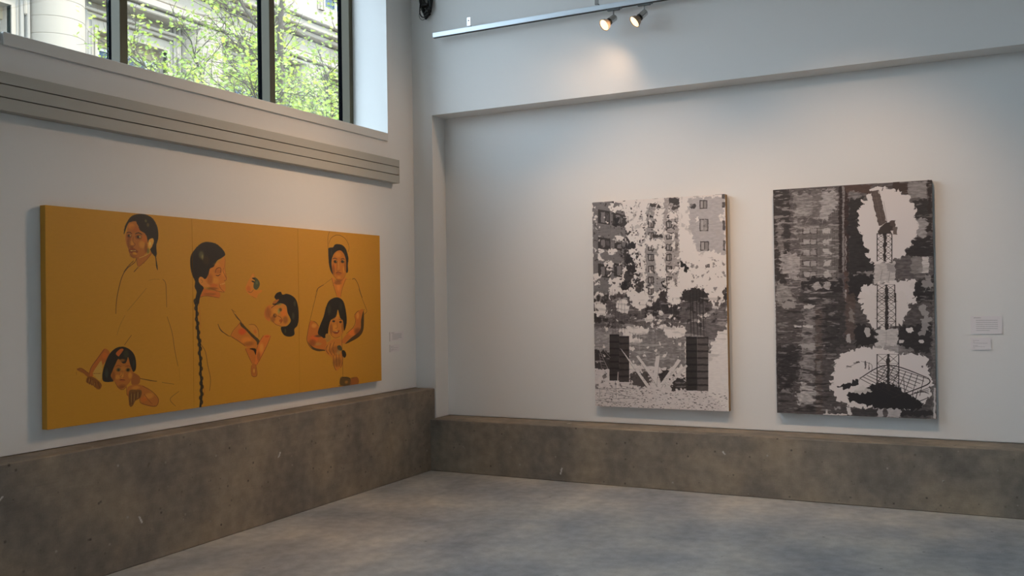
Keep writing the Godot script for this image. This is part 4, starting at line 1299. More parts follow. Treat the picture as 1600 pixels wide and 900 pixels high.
	["s", 0xc08a58, 0.70, 5, 0.00, [2617,950,2602,987]],
	["s", 0xc08a58, 0.70, 5, 0.00, [2663,933,2644,980]],
	["s", 0xc08a58, 0.70, 5, 0.00, [2691,1049,2698,1116]],
	["s", 0xc08a58, 0.70, 5, 0.00, [2730,1042,2733,1128]],
	["f", 0x30343a, 1.00, 0, 0.00, [2724,965,2770,963,2788,1002,2739,999]],
	["e", 0x8a8a8a, 0.35, 0, 0.00, [2738,1014,34,28]],
	["s", 0xb0783c, 0.90, 5, 0.00, [2777,808,2789,843,2813,810]],
	["s", 0xb0783c, 1.00, 5, 0.00, [2792,843,2791,881]],
	["s", 0x301a0a, 1.00, 4, 0.00, [2788,862,2789,978,2796,1094,2796,1230]],
	["f", 0x1c1410, 1.00, 0, 0.00, [2785,1007,2824,1009,2847,1044,2823,1069,2792,1046]],
	["f", 0x4a3420, 1.00, 0, 0.00, [2757,1246,2812,1231,2891,1247,2898,1306,2763,1299]],
	["f", 0x7a4420, 1.00, 0, 0.00, [2907,1258,2988,1245,3020,1278,3003,1311,2906,1307]],
	["s", 0x1c1008, 1.00, 4, 0.00, [2757,1246,2780,1230,2891,1249,2956,1247]],
	["s", 0x1c1008, 0.90, 4, 0.00, [2732,1299,2874,1304]],
	["e", 0xa86a38, 0.60, 0, 0.00, [2842,1277,29,17]],
	["s", 0x1c1008, 1.00, 4, 0.00, [2899,1253,2906,1307]],
	["e", 0x5e3013, 0.50, 0, 0.00, [593,184,20,51]],
	["e", 0x5e3013, 0.40, 0, 0.00, [625,272,34,17]],
	["e", 0x5e3013, 0.50, 0, 0.00, [728,220,16,42]],
	["e", 0x7a3c14, 0.40, 0, 0.00, [638,104,51,28]],
	["e", 0x5e3013, 0.60, 0, 0.00, [2685,320,23,59]],
	["e", 0x5e3013, 0.50, 0, 0.00, [2846,290,18,60]],
	["e", 0x5e3013, 0.50, 0, 0.00, [2752,411,65,16]],
	["e", 0x5e3013, 0.60, 0, 0.00, [2741,431,64,20]],
	["e", 0x5e3013, 0.55, 0, 0.00, [2643,818,27,57]],
	["e", 0x5e3013, 0.50, 0, 0.00, [2797,814,19,58]],
	["e", 0x5a2e12, 0.40, 0, 0.00, [2692,992,93,38]],
	["e", 0x4a2810, 0.40, 0, 0.00, [2721,1099,78,48]],
	["e", 0x5a2a10, 0.50, 0, 0.00, [2398,920,57,37]],
	["e", 0x4a2410, 0.50, 0, 0.00, [3013,851,67,40]],
	["e", 0x7a3a16, 0.35, 0, 0.00, [1363,360,46,22]],
	["e", 0x5e3013, 0.55, 0, 0.00, [1308,483,68,13]],
	["e", 0x7a3a16, 0.45, 0, 0.00, [1287,417,37,49]],
	["e", 0x5e3013, 0.40, 0, 0.00, [1285,521,68,14]],
	["e", 0x5e3013, 0.50, 0, 0.00, [1933,715,35,30]],
	["e", 0x5e3013, 0.50, 0, 0.00, [2076,725,37,37]],
	["e", 0x6a3818, 0.45, 0, 0.00, [1881,666,44,54]],
	["e", 0x5e3013, 0.50, 0, 0.00, [464,1033,18,43]],
	["e", 0x5e3013, 0.50, 0, 0.00, [528,1101,39,14]],
	["e", 0x7a4218, 0.30, 0, 0.00, [529,985,59,27]],
	["e", 0x5e3013, 0.40, 0, 0.00, [1666,890,68,22]],
	["e", 0x5e3013, 0.40, 0, 0.00, [1771,992,23,43]],
	["d", 0x000002, 0.50, 2600, 11.00, [556,12,830,-9,825,366,552,372]],
	["d", 0x000002, 0.50, 2600, 11.00, [197,835,824,868,818,1265,192,1196]],
	["d", 0x000002, 0.50, 2600, 11.00, [1109,160,1458,143,1452,550,1104,548]],
	["d", 0x000002, 0.50, 2600, 11.00, [1634,372,2241,361,2231,866,1626,840]],
	["d", 0x000002, 0.50, 2600, 11.00, [1480,722,1908,734,1900,1157,1473,1122]],
	["d", 0x000002, 0.50, 2600, 11.00, [2621,109,2900,96,2890,551,2612,550]],
	["d", 0x000002, 0.50, 2600, 11.00, [2341,552,3111,557,3094,1334,2327,1264]],
]
const PRINT1 := [
	["g", 0x77716e, 1.00, 5, 0.10, [5,-4,185,2,293,29,319,156,321,443,283,610,153,775,137,907,-8,930]],
	["s", 0x4a4543, 0.70, 2, 0.00, [6,95,316,160]],
	["s", 0x4a4543, 0.70, 2, 0.00, [4,198,314,261]],
	["s", 0x4a4543, 0.70, 2, 0.00, [2,320,312,381]],
	["s", 0x4a4543, 0.70, 2, 0.00, [1,417,311,476]],
	["s", 0x4a4543, 0.70, 2, 0.00, [-1,490,309,548]],
	["s", 0x4a4543, 0.70, 2, 0.00, [-2,563,308,620]],
	["s", 0x4a4543, 0.70, 2, 0.00, [-4,684,306,739]],
	["s", 0x4a4543, 0.70, 2, 0.00, [-6,782,304,835]],
	["s", 0x4a4543, 0.60, 2, 0.00, [43,20,33,724]],
	["s", 0x4a4543, 0.60, 2, 0.00, [172,28,162,727]],
	["s", 0x4a4543, 0.60, 2, 0.00, [280,34,271,729]],
	["g", 0x38312f, 1.00, 0, 0.00, [55,63,168,88,166,208,53,188]],
	["g", 0x8d8682, 0.80, 2, 0.00, [83,91,122,94,120,184,82,182]],
	["g", 0x5a5451, 0.90, 2, 0.00, [129,104,158,105,157,172,128,170]],
	["g", 0x38312f, 1.00, 0, 0.00, [196,95,273,118,271,226,194,207]],
	["g", 0x8d8682, 0.80, 2, 0.00, [224,123,262,125,261,203,223,202]],
	["g", 0x5a5451, 0.90, 2, 0.00, [270,135,262,135,261,189,269,189]],
	["g", 0x38312f, 1.00, 0, 0.00, [51,310,169,333,168,432,49,413]],
	["g", 0x8d8682, 0.80, 2, 0.00, [79,337,118,339,116,408,78,406]],
	["g", 0x5a5451, 0.90, 2, 0.00, [125,349,159,350,158,395,124,394]],
	["g", 0x38312f, 1.00, 0, 0.00, [207,357,277,378,276,444,206,427]],
	["g", 0x8d8682, 0.80, 2, 0.00, [235,385,273,386,272,422,234,421]],
	["g", 0x5a5451, 0.90, 2, 0.00, [280,396,266,396,266,408,280,408]],
	["g", 0x38312f, 1.00, 0, 0.00, [47,548,165,570,163,685,45,667]],
	["g", 0x8d8682, 0.80, 2, 0.00, [75,576,113,577,112,662,73,661]],
	["g", 0x5a5451, 0.90, 2, 0.00, [121,587,155,588,153,648,120,647]],
	["g", 0x38312f, 1.00, 0, 0.00, [199,547,274,567,272,681,197,665]],
	["g", 0x8d8682, 0.80, 2, 0.00, [226,574,265,576,263,659,225,659]],
	["g", 0x5a5451, 0.90, 2, 0.00, [272,585,263,585,262,645,271,645]],
	["g", 0x38312f, 1.00, 0, 0.00, [33,809,145,829,144,907,32,892]],
	["g", 0x8d8682, 0.80, 2, 0.00, [61,836,100,837,99,885,60,885]],
	["g", 0x5a5451, 0.90, 2, 0.00, [108,847,135,847,134,871,107,871]],
	["g", 0x9c9490, 1.00, 6, 0.12, [505,59,653,68,662,245,661,644,701,785,504,829,486,592]],
	["g", 0xa79d97, 1.00, 6, 0.12, [666,-2,805,-5,799,554,774,716,701,738,668,597]],
	["g", 0x38312f, 0.90, 6, 0.00, [543,38,629,43,628,78,542,73]],
	["g", 0x38312f, 0.90, 6, 0.00, [714,1,805,7,804,65,713,60]],
	["g", 0x38312f, 0.80, 5, 0.00, [737,73,809,77,809,106,737,102]],
	["g", 0x3a3431, 0.92, 2, 0.00, [520,193,575,196,573,257,519,254]],
	["g", 0xb9b0aa, 0.90, 1, 0.00, [530,203,545,203,544,246,529,245]],
	["g", 0x8a817b, 0.90, 1, 0.00, [551,204,566,205,565,247,550,246]],
	["g", 0x3a3431, 0.92, 2, 0.00, [684,201,737,204,736,265,683,262]],
	["g", 0xb9b0aa, 0.90, 1, 0.00, [694,211,708,212,708,254,693,253]],
	["g", 0x8a817b, 0.90, 1, 0.00, [714,212,729,213,728,255,714,254]],
	["s", 0x55504c, 0.60, 2, 0.00, [503,182,801,191]],
	["g", 0x3a3431, 0.92, 2, 0.00, [519,291,573,293,572,355,518,352]],
	["g", 0xb9b0aa, 0.90, 1, 0.00, [528,301,543,301,542,344,528,343]],
	["g", 0x8a817b, 0.90, 1, 0.00, [549,302,564,302,563,345,549,344]],
	["g", 0x3a3431, 0.92, 2, 0.00, [683,298,736,301,735,362,681,359]],
	["g", 0xb9b0aa, 0.90, 1, 0.00, [692,308,707,309,706,351,691,350]],
	["g", 0x8a817b, 0.90, 1, 0.00, [713,309,727,310,726,352,712,351]],
	["s", 0x55504c, 0.60, 2, 0.00, [502,281,800,287]],
	["g", 0x3a3431, 0.92, 2, 0.00, [517,391,571,394,570,455,516,453]],
	["g", 0xb9b0aa, 0.90, 1, 0.00, [527,401,541,402,541,444,526,444]],
	["g", 0x8a817b, 0.90, 1, 0.00, [548,402,562,403,562,445,547,445]],
	["g", 0x3a3431, 0.92, 2, 0.00, [681,398,734,400,733,461,680,459]],
	["g", 0xb9b0aa, 0.90, 1, 0.00, [690,408,705,408,704,450,690,450]],
	["g", 0x8a817b, 0.90, 1, 0.00, [711,409,725,409,725,451,710,451]],
	["s", 0x55504c, 0.60, 2, 0.00, [500,381,798,386]],
	["g", 0x3a3431, 0.92, 2, 0.00, [515,480,570,482,568,543,514,542]],
	["g", 0xb9b0aa, 0.90, 1, 0.00, [525,490,540,490,539,533,524,532]],
	["g", 0x8a817b, 0.90, 1, 0.00, [546,491,561,491,560,534,545,533]],
	["g", 0x3a3431, 0.92, 2, 0.00, [679,486,732,488,731,548,678,547]],
	["g", 0xb9b0aa, 0.90, 1, 0.00, [689,496,703,496,703,538,688,538]],
	["g", 0x8a817b, 0.90, 1, 0.00, [709,496,724,497,723,539,709,538]],
	["s", 0x55504c, 0.60, 2, 0.00, [498,470,796,474]],
	["g", 0x3a3431, 0.92, 2, 0.00, [514,581,568,582,567,643,513,642]],
	["g", 0xb9b0aa, 0.90, 1, 0.00, [523,590,538,591,537,633,523,633]],
	["g", 0x8a817b, 0.90, 1, 0.00, [544,591,559,591,558,634,544,633]],
	["g", 0x3a3431, 0.92, 2, 0.00, [678,585,731,587,730,648,676,646]],
	["g", 0xb9b0aa, 0.90, 1, 0.00, [687,595,702,595,701,638,686,637]],
	["g", 0x8a817b, 0.90, 1, 0.00, [708,596,722,596,721,638,707,638]],
	["s", 0x55504c, 0.60, 2, 0.00, [497,571,795,573]],
	["g", 0x3a3431, 0.92, 2, 0.00, [512,677,566,679,565,740,511,739]],
	["g", 0xb9b0aa, 0.90, 1, 0.00, [522,687,536,688,536,730,521,730]],
	["g", 0x8a817b, 0.90, 1, 0.00, [543,688,557,688,557,730,542,730]],
	["g", 0x3a3431, 0.92, 2, 0.00, [676,681,729,683,728,743,675,742]],
	["g", 0xb9b0aa, 0.90, 1, 0.00, [685,691,700,691,699,734,685,733]],
	["g", 0x8a817b, 0.90, 1, 0.00, [706,692,720,692,720,734,705,734]],
	["s", 0x55504c, 0.60, 2, 0.00, [495,668,793,668]],
	["g", 0x3a3431, 0.92, 2, 0.00, [510,776,564,777,563,838,509,837]],
	["g", 0xb9b0aa, 0.90, 1, 0.00, [520,785,535,786,534,828,519,828]],
	["g", 0x8a817b, 0.90, 1, 0.00, [541,786,556,786,555,828,540,828]],
	["g", 0x3a3431, 0.92, 2, 0.00, [674,779,727,780,726,840,673,840]],
	["g", 0xb9b0aa, 0.90, 1, 0.00, [684,788,698,788,697,831,683,830]],
	["g", 0x8a817b, 0.90, 1, 0.00, [704,789,719,789,718,831,703,831]],
	["s", 0x55504c, 0.60, 2, 0.00, [493,766,791,765]],
	["g", 0x6f6863, 0.80, 3, 0.00, [759,205,789,207,788,265,758,263]],
	["g", 0x6f6863, 0.80, 3, 0.00, [757,302,787,303,786,361,756,360]],
	["g", 0x6f6863, 0.80, 3, 0.00, [756,401,786,402,785,460,755,459]],
	["g", 0x6f6863, 0.80, 3, 0.00, [752,588,782,589,781,647,751,646]],
	["g", 0x6f6863, 0.80, 3, 0.00, [750,704,780,705,779,763,749,763]],
	["g", 0x38312f, 0.90, 5, 0.00, [563,313,648,317,648,345,562,341]],
	["g", 0x1d1918, 0.90, 4, 0.00, [529,149,596,153,596,168,528,165]],
	["s", 0x6a6460, 0.60, 2, 0.00, [470,-50,500,355,490,781]],
	["s", 0x6a6460, 0.60, 2, 0.00, [805,7,801,391]],
	["g", 0xb4adaa, 1.00, 7, 0.08, [888,18,1196,20,1193,521,1085,472,956,478,900,349,873,197]],
	["g", 0x4a4442, 1.00, 1, 0.00, [982,39,1048,43,1047,116,980,113]],
	["g", 0xa9a19c, 0.95, 0, 0.00, [990,47,1011,49,1010,106,989,105]],
	["g", 0x8f8782, 0.95, 0, 0.00, [1018,49,1041,50,1040,108,1017,107]],
	["g", 0x4a4442, 1.00, 1, 0.00, [979,198,1054,202,1052,305,977,302]],
	["g", 0xa9a19c, 0.95, 0, 0.00, [987,206,1013,208,1011,295,985,294]],
	["g", 0x8f8782, 0.95, 0, 0.00, [1020,208,1046,209,1045,297,1018,295]],
	["g", 0x4a4442, 1.00, 1, 0.00, [981,389,1056,392,1055,473,980,470]],
	["g", 0xa9a19c, 0.95, 0, 0.00, [989,398,1015,399,1014,463,988,462]],
	["g", 0x8f8782, 0.95, 0, 0.00, [1022,399,1049,400,1048,464,1021,463]],
	["g", 0x4a4442, 1.00, 1, 0.00, [1022,584,1060,585,1059,615,1022,614]],
	["g", 0xa9a19c, 0.95, 0, 0.00, [1030,592,1037,593,1037,606,1030,606]],
	["g", 0x8f8782, 0.95, 0, 0.00, [1044,593,1052,593,1052,607,1044,607]],
	["g", 0x4a4442, 1.00, 1, 0.00, [1174,-2,1199,0,1198,41,1173,39]],
	["g", 0xa9a19c, 0.95, 0, 0.00, [1182,7,1183,7,1182,32,1181,32]],
	["g", 0x8f8782, 0.95, 0, 0.00, [1190,7,1192,7,1192,32,1189,32]],
	["g", 0x4a4442, 1.00, 1, 0.00, [1173,66,1198,68,1197,116,1172,114]],
	["g", 0xa9a19c, 0.95, 0, 0.00, [1181,75,1182,75,1181,107,1180,107]],
	["g", 0x8f8782, 0.95, 0, 0.00, [1189,75,1191,76,1190,107,1188,107]],
	["g", 0x4a4442, 1.00, 1, 0.00, [1176,222,1197,223,1196,305,1174,304]],
	["g", 0xa9a19c, 0.95, 0, 0.00, [1184,230,1183,230,1182,296,1182,296]],
	["g", 0x8f8782, 0.95, 0, 0.00, [1190,231,1190,231,1189,297,1189,297]],
	["g", 0x4a4442, 1.00, 1, 0.00, [1176,389,1194,390,1193,476,1175,475]],
	["g", 0xa9a19c, 0.95, 0, 0.00, [1184,398,1182,398,1180,467,1183,467]],
	["g", 0x8f8782, 0.95, 0, 0.00, [1189,398,1187,398,1186,467,1187,467]],
	["f", 0x38312f, 0.90, 4, 0.00, [893,70,940,67,945,102,910,106]],
	["f", 0x38312f, 0.92, 9, 0.00, [329,236,347,217,364,252,359,299,345,313,331,293]],
	["f", 0x1d1918, 0.92, 9, 0.00, [312,374,350,361,388,387,380,423,349,432,319,417]],
	["f", 0x38312f, 0.92, 9, 0.00, [291,447,324,420,356,471,348,542,322,563,296,533]],
	["f", 0x1d1918, 0.92, 9, 0.00, [317,536,361,504,402,564,392,647,358,671,324,637]],
	["f", 0x38312f, 0.92, 9, 0.00, [282,650,333,623,383,674,371,746,331,766,291,737]],
	["f", 0x1d1918, 0.92, 9, 0.00, [230,734,281,722,331,745,321,776,280,784,240,771]],
	["f", 0x38312f, 0.92, 9, 0.00, [389,720,432,697,474,739,464,798,430,816,397,791]],
	["f", 0x1d1918, 0.92, 9, 0.00, [390,565,422,559,454,573,448,592,422,597,396,588]],
	["f", 0x38312f, 0.92, 9, 0.00, [278,142,304,119,329,163,323,222,302,239,282,214]],
	["f", 0x1d1918, 0.92, 9, 0.00, [202,157,228,139,252,174,247,222,226,235,206,215]],
	["f", 0x38312f, 0.92, 9, 0.00, [437,160,454,155,471,166,468,180,454,183,440,177]],
	["f", 0x1d1918, 1.00, 5, 0.00, [801,548,848,579,883,638,865,655,824,625]],
	["f", 0x1d1918, 1.00, 3, 0.00, [589,533,610,548,592,577]],
	["f", 0x1d1918, 1.00, 4, 0.00, [635,731,672,720,677,773,640,770]],
	["s", 0x38312f, 1.00, 5, 0.00, [946,732,949,778]],
	["f", 0x38312f, 0.90, 4, 0.00, [1110,699,1173,703,1161,725,1115,722]],
	["s", 0x38312f, 1.00, 7, 0.00, [293,6,369,-1]],
	["s", 0x38312f, 1.00, 7, 0.00, [568,2,690,-7]],
	["s", 0x38312f, 1.00, 5, 0.00, [1116,1,1185,-1]],
	["f", 0x38312f, 1.00, 4, 0.00, [173,-6,211,3,198,15]],
	["g", 0x4e4644, 0.95, 8, 0.30, [137,944,151,841,229,812,317,826,379,898,390,958]],
	["g", 0x3c3432, 1.00, 8, 0.25, [471,958,484,911,603,830,652,802,700,832,710,961]],
	["g", 0x332c2a, 1.00, 10, 0.20, [758,961,796,833,868,794,951,778,1032,808,1060,872,1064,964]],
	["g", 0x332c2a, 1.00, 8, 0.20, [1128,964,1171,805,1201,766,1198,965]],
	["g", 0x38312f, 1.00, 8, 0.00, [-17,699,-4,821,33,943,-19,942]],
	["g", 0x5a5250, 0.95, 8, 0.35, [-16,904,164,881,457,885,815,914,1204,894,1199,1146,1094,1242,810,1207,555,1196,293,1185,-11,1148]],
	["g", 0x7d7673, 0.95, 8, 0.30, [334,1122,837,1122,837,1451,628,1480,329,1436]],
	["g", 0x8b8481, 0.90, 8, 0.30, [-10,1122,334,1135,330,1336,155,1439,-14,1365]],
	["g", 0x6e6764, 0.90, 8, 0.30, [1013,989,1203,954,1199,1146,1094,1242,1031,1351,1033,1206]],
	["g", 0x332c2a, 0.90, 8, 0.00, [-13,904,55,905,134,1059,-16,1084]],
	["g", 0x2c2625, 0.75, 14, 0.30, [456,910,802,926,814,1012,635,1060,481,1010]],
	["g", 0x2c2625, 0.90, 6, 0.20, [-14,1314,156,1338,161,1490,-3,1493]],
	["f", 0xe2d8d0, 1.00, 7, 0.00, [0,905,69,893,123,931,94,1033,26,1020]],
	["f", 0xe2d8d0, 1.00, 7, 0.00, [211,888,299,876,338,921,323,984,243,989]],
	["f", 0xe2d8d0, 1.00, 7, 0.00, [366,833,497,835,613,837,587,886,469,960,403,947]],
	["f", 0xe2d8d0, 1.00, 7, 0.00, [678,826,804,828,797,889,739,940,695,900]],
	["f", 0xe2d8d0, 1.00, 7, 0.00, [1052,832,1168,840,1154,918,1111,959,1063,917]],
	["f", 0xe2d8d0, 1.00, 7, 0.00, [254,1128,400,1112,505,1134,491,1166,267,1170]],
	["f", 0xe2d8d0, 1.00, 7, 0.00, [564,1095,711,1091,710,1124,570,1124]],
	["f", 0xe2d8d0, 1.00, 7, 0.00, [653,1128,736,1112,827,1119,820,1189,684,1206]],
	["f", 0xe2d8d0, 1.00, 7, 0.00, [461,1041,546,1004,558,1060,480,1062]],
	["f", 0xe2d8d0, 1.00, 7, 0.00, [306,1210,438,1216,435,1249,319,1248]],
	["f", 0xe2d8d0, 1.00, 7, 0.00, [280,1160,347,1162,359,1222,293,1223]],
	["f", 0xe2d8d0, 1.00, 7, 0.00, [963,1013,1049,1011,1049,1028,963,1027]],
	["f", 0xe2d8d0, 1.00, 2, 0.00, [843,1396,863,1374,883,1396,863,1418]],
	["f", 0xe2d8d0, 1.00, 2, 0.00, [992,1398,1012,1376,1031,1397,1011,1419]],
	["f", 0xe2d8d0, 1.00, 2, 0.00, [889,1253,910,1231,929,1253,909,1275]],
	["f", 0xe2d8d0, 1.00, 2, 0.00, [936,1076,956,1054,975,1076,955,1097]],
	["f", 0xe2d8d0, 1.00, 2, 0.00, [526,1103,547,1081,567,1103,546,1126]],
	["f", 0xe2d8d0, 1.00, 2, 0.00, [603,998,624,976,644,998,623,1020]],
	["f", 0xe2d8d0, 1.00, 2, 0.00, [984,1512,1004,1489,1023,1511,1003,1533]],
	["f", 0xe2d8d0, 1.00, 2, 0.00, [269,1336,291,1313,312,1336,290,1359]],
	["s", 0xcfc6c0, 0.60, 3, 0.00, [552,1047,546,1358]],
	["s", 0xcfc6c0, 0.60, 3, 0.00, [584,1048,578,1357]],
	["s", 0x2a2423, 0.90, 5, 0.00, [560,911,557,1122]],
	["s", 0xd8cfc8, 0.70, 2, 0.00, [331,1300,834,1295]],
	["s", 0xd8cfc8, 0.60, 2, 0.00, [427,1084,425,1372]],
	["s", 0xd8cfc8, 0.50, 2, 0.00, [797,1256,794,1416]],
	["d", 0x000001, 0.75, 1500, 60.00, [-12,802,1208,822,1197,1445,-23,1468]],
	["d", 0x000001, 0.70, 350, 40.00, [139,787,1194,771,1191,953,137,944]],
	["d", 0x000002, 0.60, 900, 14.00, [5,-43,1202,32,1188,794,-9,772]],
	["g", 0xd5cbc4, 1.00, 6, 0.06, [-12,1487,154,1496,328,1480,525,1457,730,1478,841,1573,1026,1617,1194,1564,1194,1829,544,1829,-2,1832]],
	["g", 0xe2d8d0, 1.00, 7, 0.04, [1063,1260,1132,1160,1202,1141,1195,1827,1025,1677,1034,1520,1090,1447]],
	["f", 0xe2d8d0, 1.00, 9, 0.00, [172,40,267,45,273,88,177,88]],
	["f", 0xe2d8d0, 1.00, 9, 0.00, [332,-35,507,-47,518,72,464,330,338,324,316,168]],
	["f", 0xe2d8d0, 1.00, 9, 0.00, [438,353,587,353,660,362,647,408,512,415,450,389]],
	["f", 0xe2d8d0, 1.00, 9, 0.00, [811,7,882,12,889,256,934,408,849,509,801,531,794,251]],
	["f", 0xe2d8d0, 1.00, 9, 0.00, [591,88,664,92,650,232,667,304,587,300,577,182]],
	["f", 0xe2d8d0, 1.00, 9, 0.00, [610,407,659,409,662,597,678,703,630,690,582,618]],
	["f", 0xe2d8d0, 1.00, 9, 0.00, [401,339,463,377,485,544,434,590,397,541]],
	["f", 0xe2d8d0, 1.00, 9, 0.00, [861,498,1015,492,1187,521,1198,567,1083,575,989,595,872,580]],
	["f", 0xe2d8d0, 1.00, 9, 0.00, [823,648,953,663,1185,680,1195,726,1079,792,1055,837,986,767,892,765,796,810,771,914,734,937,699,867,713,762,774,740]],
	["f", 0xe2d8d0, 1.00, 9, 0.00, [225,307,301,317,300,353,230,350]],
	["f", 0xe2d8d0, 1.00, 9, 0.00, [137,533,195,535,188,583,143,582]],
	["f", 0xe2d8d0, 1.00, 9, 0.00, [55,415,94,423,87,453,61,446]],
	["f", 0xe2d8d0, 1.00, 9, 0.00, [139,431,210,439,203,469,152,461]],
	["f", 0xe2d8d0, 1.00, 9, 0.00, [357,695,407,696,401,726,363,722]],
	["f", 0xe2d8d0, 1.00, 9, 0.00, [712,118,772,133,771,192,711,177]],
	["f", 0xe2d8d0, 1.00, 9, 0.00, [154,691,282,693,268,729,166,739]],
	["f", 0xe2d8d0, 1.00, 9, 0.00, [204,788,381,791,391,886,366,934,317,826]],
	["f", 0xe2d8d0, 1.00, 9, 0.00, [366,898,478,911,471,958,403,958]],
	["f", 0xe2d8d0, 1.00, 9, 0.00, [716,622,824,601,829,648,727,645]],
	["f", 0xe2d8d0, 1.00, 9, 0.00, [27,177,49,178,49,209,27,204]],
	["f", 0xe2d8d0, 1.00, 9, 0.00, [1136,176,1194,179,1193,219,1141,211]],
	["f", 0xe2d8d0, 1.00, 9, 0.00, [938,171,973,179,973,214,944,206]],
	["f", 0xe2d8d0, 1.00, 9, 0.00, [24,712,63,719,63,743,29,736]],
	["n", 0xb4aca6, 0.60, 24, 110.00, [332,-47,1197,9,1187,566,325,348]],
	["n", 0x8a827d, 0.60, 26, 80.00, [320,-59,520,-46,505,781,305,778]],
	["n", 0xe2d8d0, 1.00, 31, 120.00, [10,6,506,36,490,923,-5,918]],
	["n", 0x2a2423, 0.90, 18, 60.00, [277,226,451,329,443,804,242,801]],
	["n", 0xe2d8d0, 0.95, 27, 110.00, [470,-26,823,-4,809,787,456,780]],
	["n", 0x3a3331, 0.85, 36, 50.00, [10,6,810,31,797,787,8,918]],
	["n", 0x6a625f, 0.70, 30, 70.00, [705,551,1199,544,1193,840,761,786]],
	["n", 0xb9b1ab, 0.60, 22, -60.00, [-6,853,1197,870,1187,1421,-16,1442]],
	["n", 0x2a2423, 0.70, 24, 100.00, [-5,840,1197,858,1193,1122,-10,1122]],
	["n", 0xe2d8d0, 0.95, 34, 90.00, [-6,879,841,890,831,1427,-16,1442]],
	["n", 0x5a5250, 0.70, 26, 60.00, [4,1493,830,1476,827,1647,1,1672]],
	["d", 0x000002, 0.50, 1500, 9.00, [5,-43,1202,32,1186,931,-12,918]],
	["d", 0x000001, 0.50, 700, 26.00, [-5,840,1064,856,1058,1170,-11,1173]],
	["g", 0xe2d8d0, 1.00, 5, 0.00, [326,324,438,341,438,364,332,354]],
	["g", 0x3a3230, 1.00, 0, 0.15, [146,1183,237,1183,230,1592,139,1594]],
	["g", 0x211c1b, 0.80, 1, 0.00, [146,1183,237,1183,237,1199,145,1199]],
	["g", 0x211c1b, 0.80, 1, 0.00, [145,1242,236,1241,236,1258,144,1258]],
	["g", 0x211c1b, 0.80, 1, 0.00, [144,1301,235,1300,235,1316,143,1317]],
	["g", 0x211c1b, 0.80, 1, 0.00, [143,1359,234,1358,234,1374,142,1376]],
	["g", 0x211c1b, 0.80, 1, 0.00, [142,1418,233,1417,233,1433,141,1434]],
	["g", 0x211c1b, 0.80, 1, 0.00, [141,1477,232,1475,232,1491,140,1493]],
	["g", 0x211c1b, 0.80, 1, 0.00, [140,1536,231,1533,231,1550,139,1552]],
	["g", 0x443b38, 1.00, 0, 0.15, [237,1198,330,1197,323,1602,230,1604]],
	["g", 0x262020, 0.80, 1, 0.00, [237,1198,330,1197,330,1214,237,1214]],
	["g", 0x262020, 0.80, 1, 0.00, [236,1256,329,1255,329,1271,236,1272]],
	["g", 0x262020, 0.80, 1, 0.00, [235,1314,328,1313,328,1329,235,1330]],
	["g", 0x262020, 0.80, 1, 0.00, [234,1372,327,1371,327,1387,234,1388]],
	["g", 0x262020, 0.80, 1, 0.00, [233,1430,326,1429,326,1445,233,1446]],
	["g", 0x262020, 0.80, 1, 0.00, [232,1488,325,1486,325,1503,232,1505]],
	["g", 0x262020, 0.80, 1, 0.00, [231,1546,324,1544,324,1560,231,1563]],
	["g", 0x332c2a, 1.00, 0, 0.15, [843,1201,937,1201,929,1658,835,1661]],
	["g", 0x1a1616, 0.80, 1, 0.00, [843,1201,937,1201,937,1217,843,1217]],
	["g", 0x1a1616, 0.80, 1, 0.00, [842,1259,936,1258,936,1274,842,1275]],
	["g", 0x1a1616, 0.80, 1, 0.00, [841,1316,935,1315,935,1331,840,1332]],
	["g", 0x1a1616, 0.80, 1, 0.00, [840,1374,934,1372,934,1388,839,1390]],
	["g", 0x1a1616, 0.80, 1, 0.00, [839,1431,933,1430,933,1446,838,1447]],
	["g", 0x1a1616, 0.80, 1, 0.00, [838,1489,932,1487,932,1503,837,1505]],
	["g", 0x1a1616, 0.80, 1, 0.00, [837,1546,931,1544,931,1560,836,1562]],
	["g", 0x1a1616, 0.80, 1, 0.00, [836,1604,930,1601,930,1617,835,1620]],
	["g", 0x5d5450, 1.00, 0, 0.15, [940,1201,1036,1200,1028,1658,932,1661]],
	["g", 0x2c2524, 0.80, 1, 0.00, [940,1201,1036,1200,1036,1216,940,1217]],
	["g", 0x2c2524, 0.80, 1, 0.00, [939,1258,1035,1257,1035,1273,939,1274]],
	["g", 0x2c2524, 0.80, 1, 0.00, [938,1316,1034,1315,1034,1331,938,1332]],
	["g", 0x2c2524, 0.80, 1, 0.00, [937,1373,1033,1372,1033,1388,937,1389]],
	["g", 0x2c2524, 0.80, 1, 0.00, [936,1431,1032,1429,1032,1445,936,1447]],
	["g", 0x2c2524, 0.80, 1, 0.00, [935,1488,1031,1486,1031,1502,935,1504]],
	["g", 0x2c2524, 0.80, 1, 0.00, [934,1546,1030,1543,1030,1559,934,1562]],
	["g", 0x2c2524, 0.80, 1, 0.00, [933,1603,1029,1601,1029,1617,932,1619]],
	["s", 0xb0a8a2, 0.80, 3, 0.00, [140,1183,143,1363]],
	["s", 0x1a1616, 1.00, 5, 0.00, [937,1201,931,1658]],
	["s", 0x1a1616, 1.00, 5, 0.00, [1033,1200,1034,1327]],
	["s", 0x1d1918, 1.00, 5, 0.00, [886,805,885,988,889,1195]],
	["s", 0x1d1918, 1.00, 5, 0.00, [911,805,910,988,914,1195]],
	["s", 0x1d1918, 1.00, 5, 0.00, [942,806,941,988,945,1195]],
	["s", 0x1d1918, 1.00, 5, 0.00, [969,806,968,988,972,1194]],
	["s", 0x1d1918, 1.00, 5, 0.00, [997,807,997,989,1000,1194]],
	["s", 0x2a2423, 0.85, 3, 0.00, [180,907,177,1173]],
	["s", 0x2a2423, 0.85, 3, 0.00, [207,907,204,1173]],
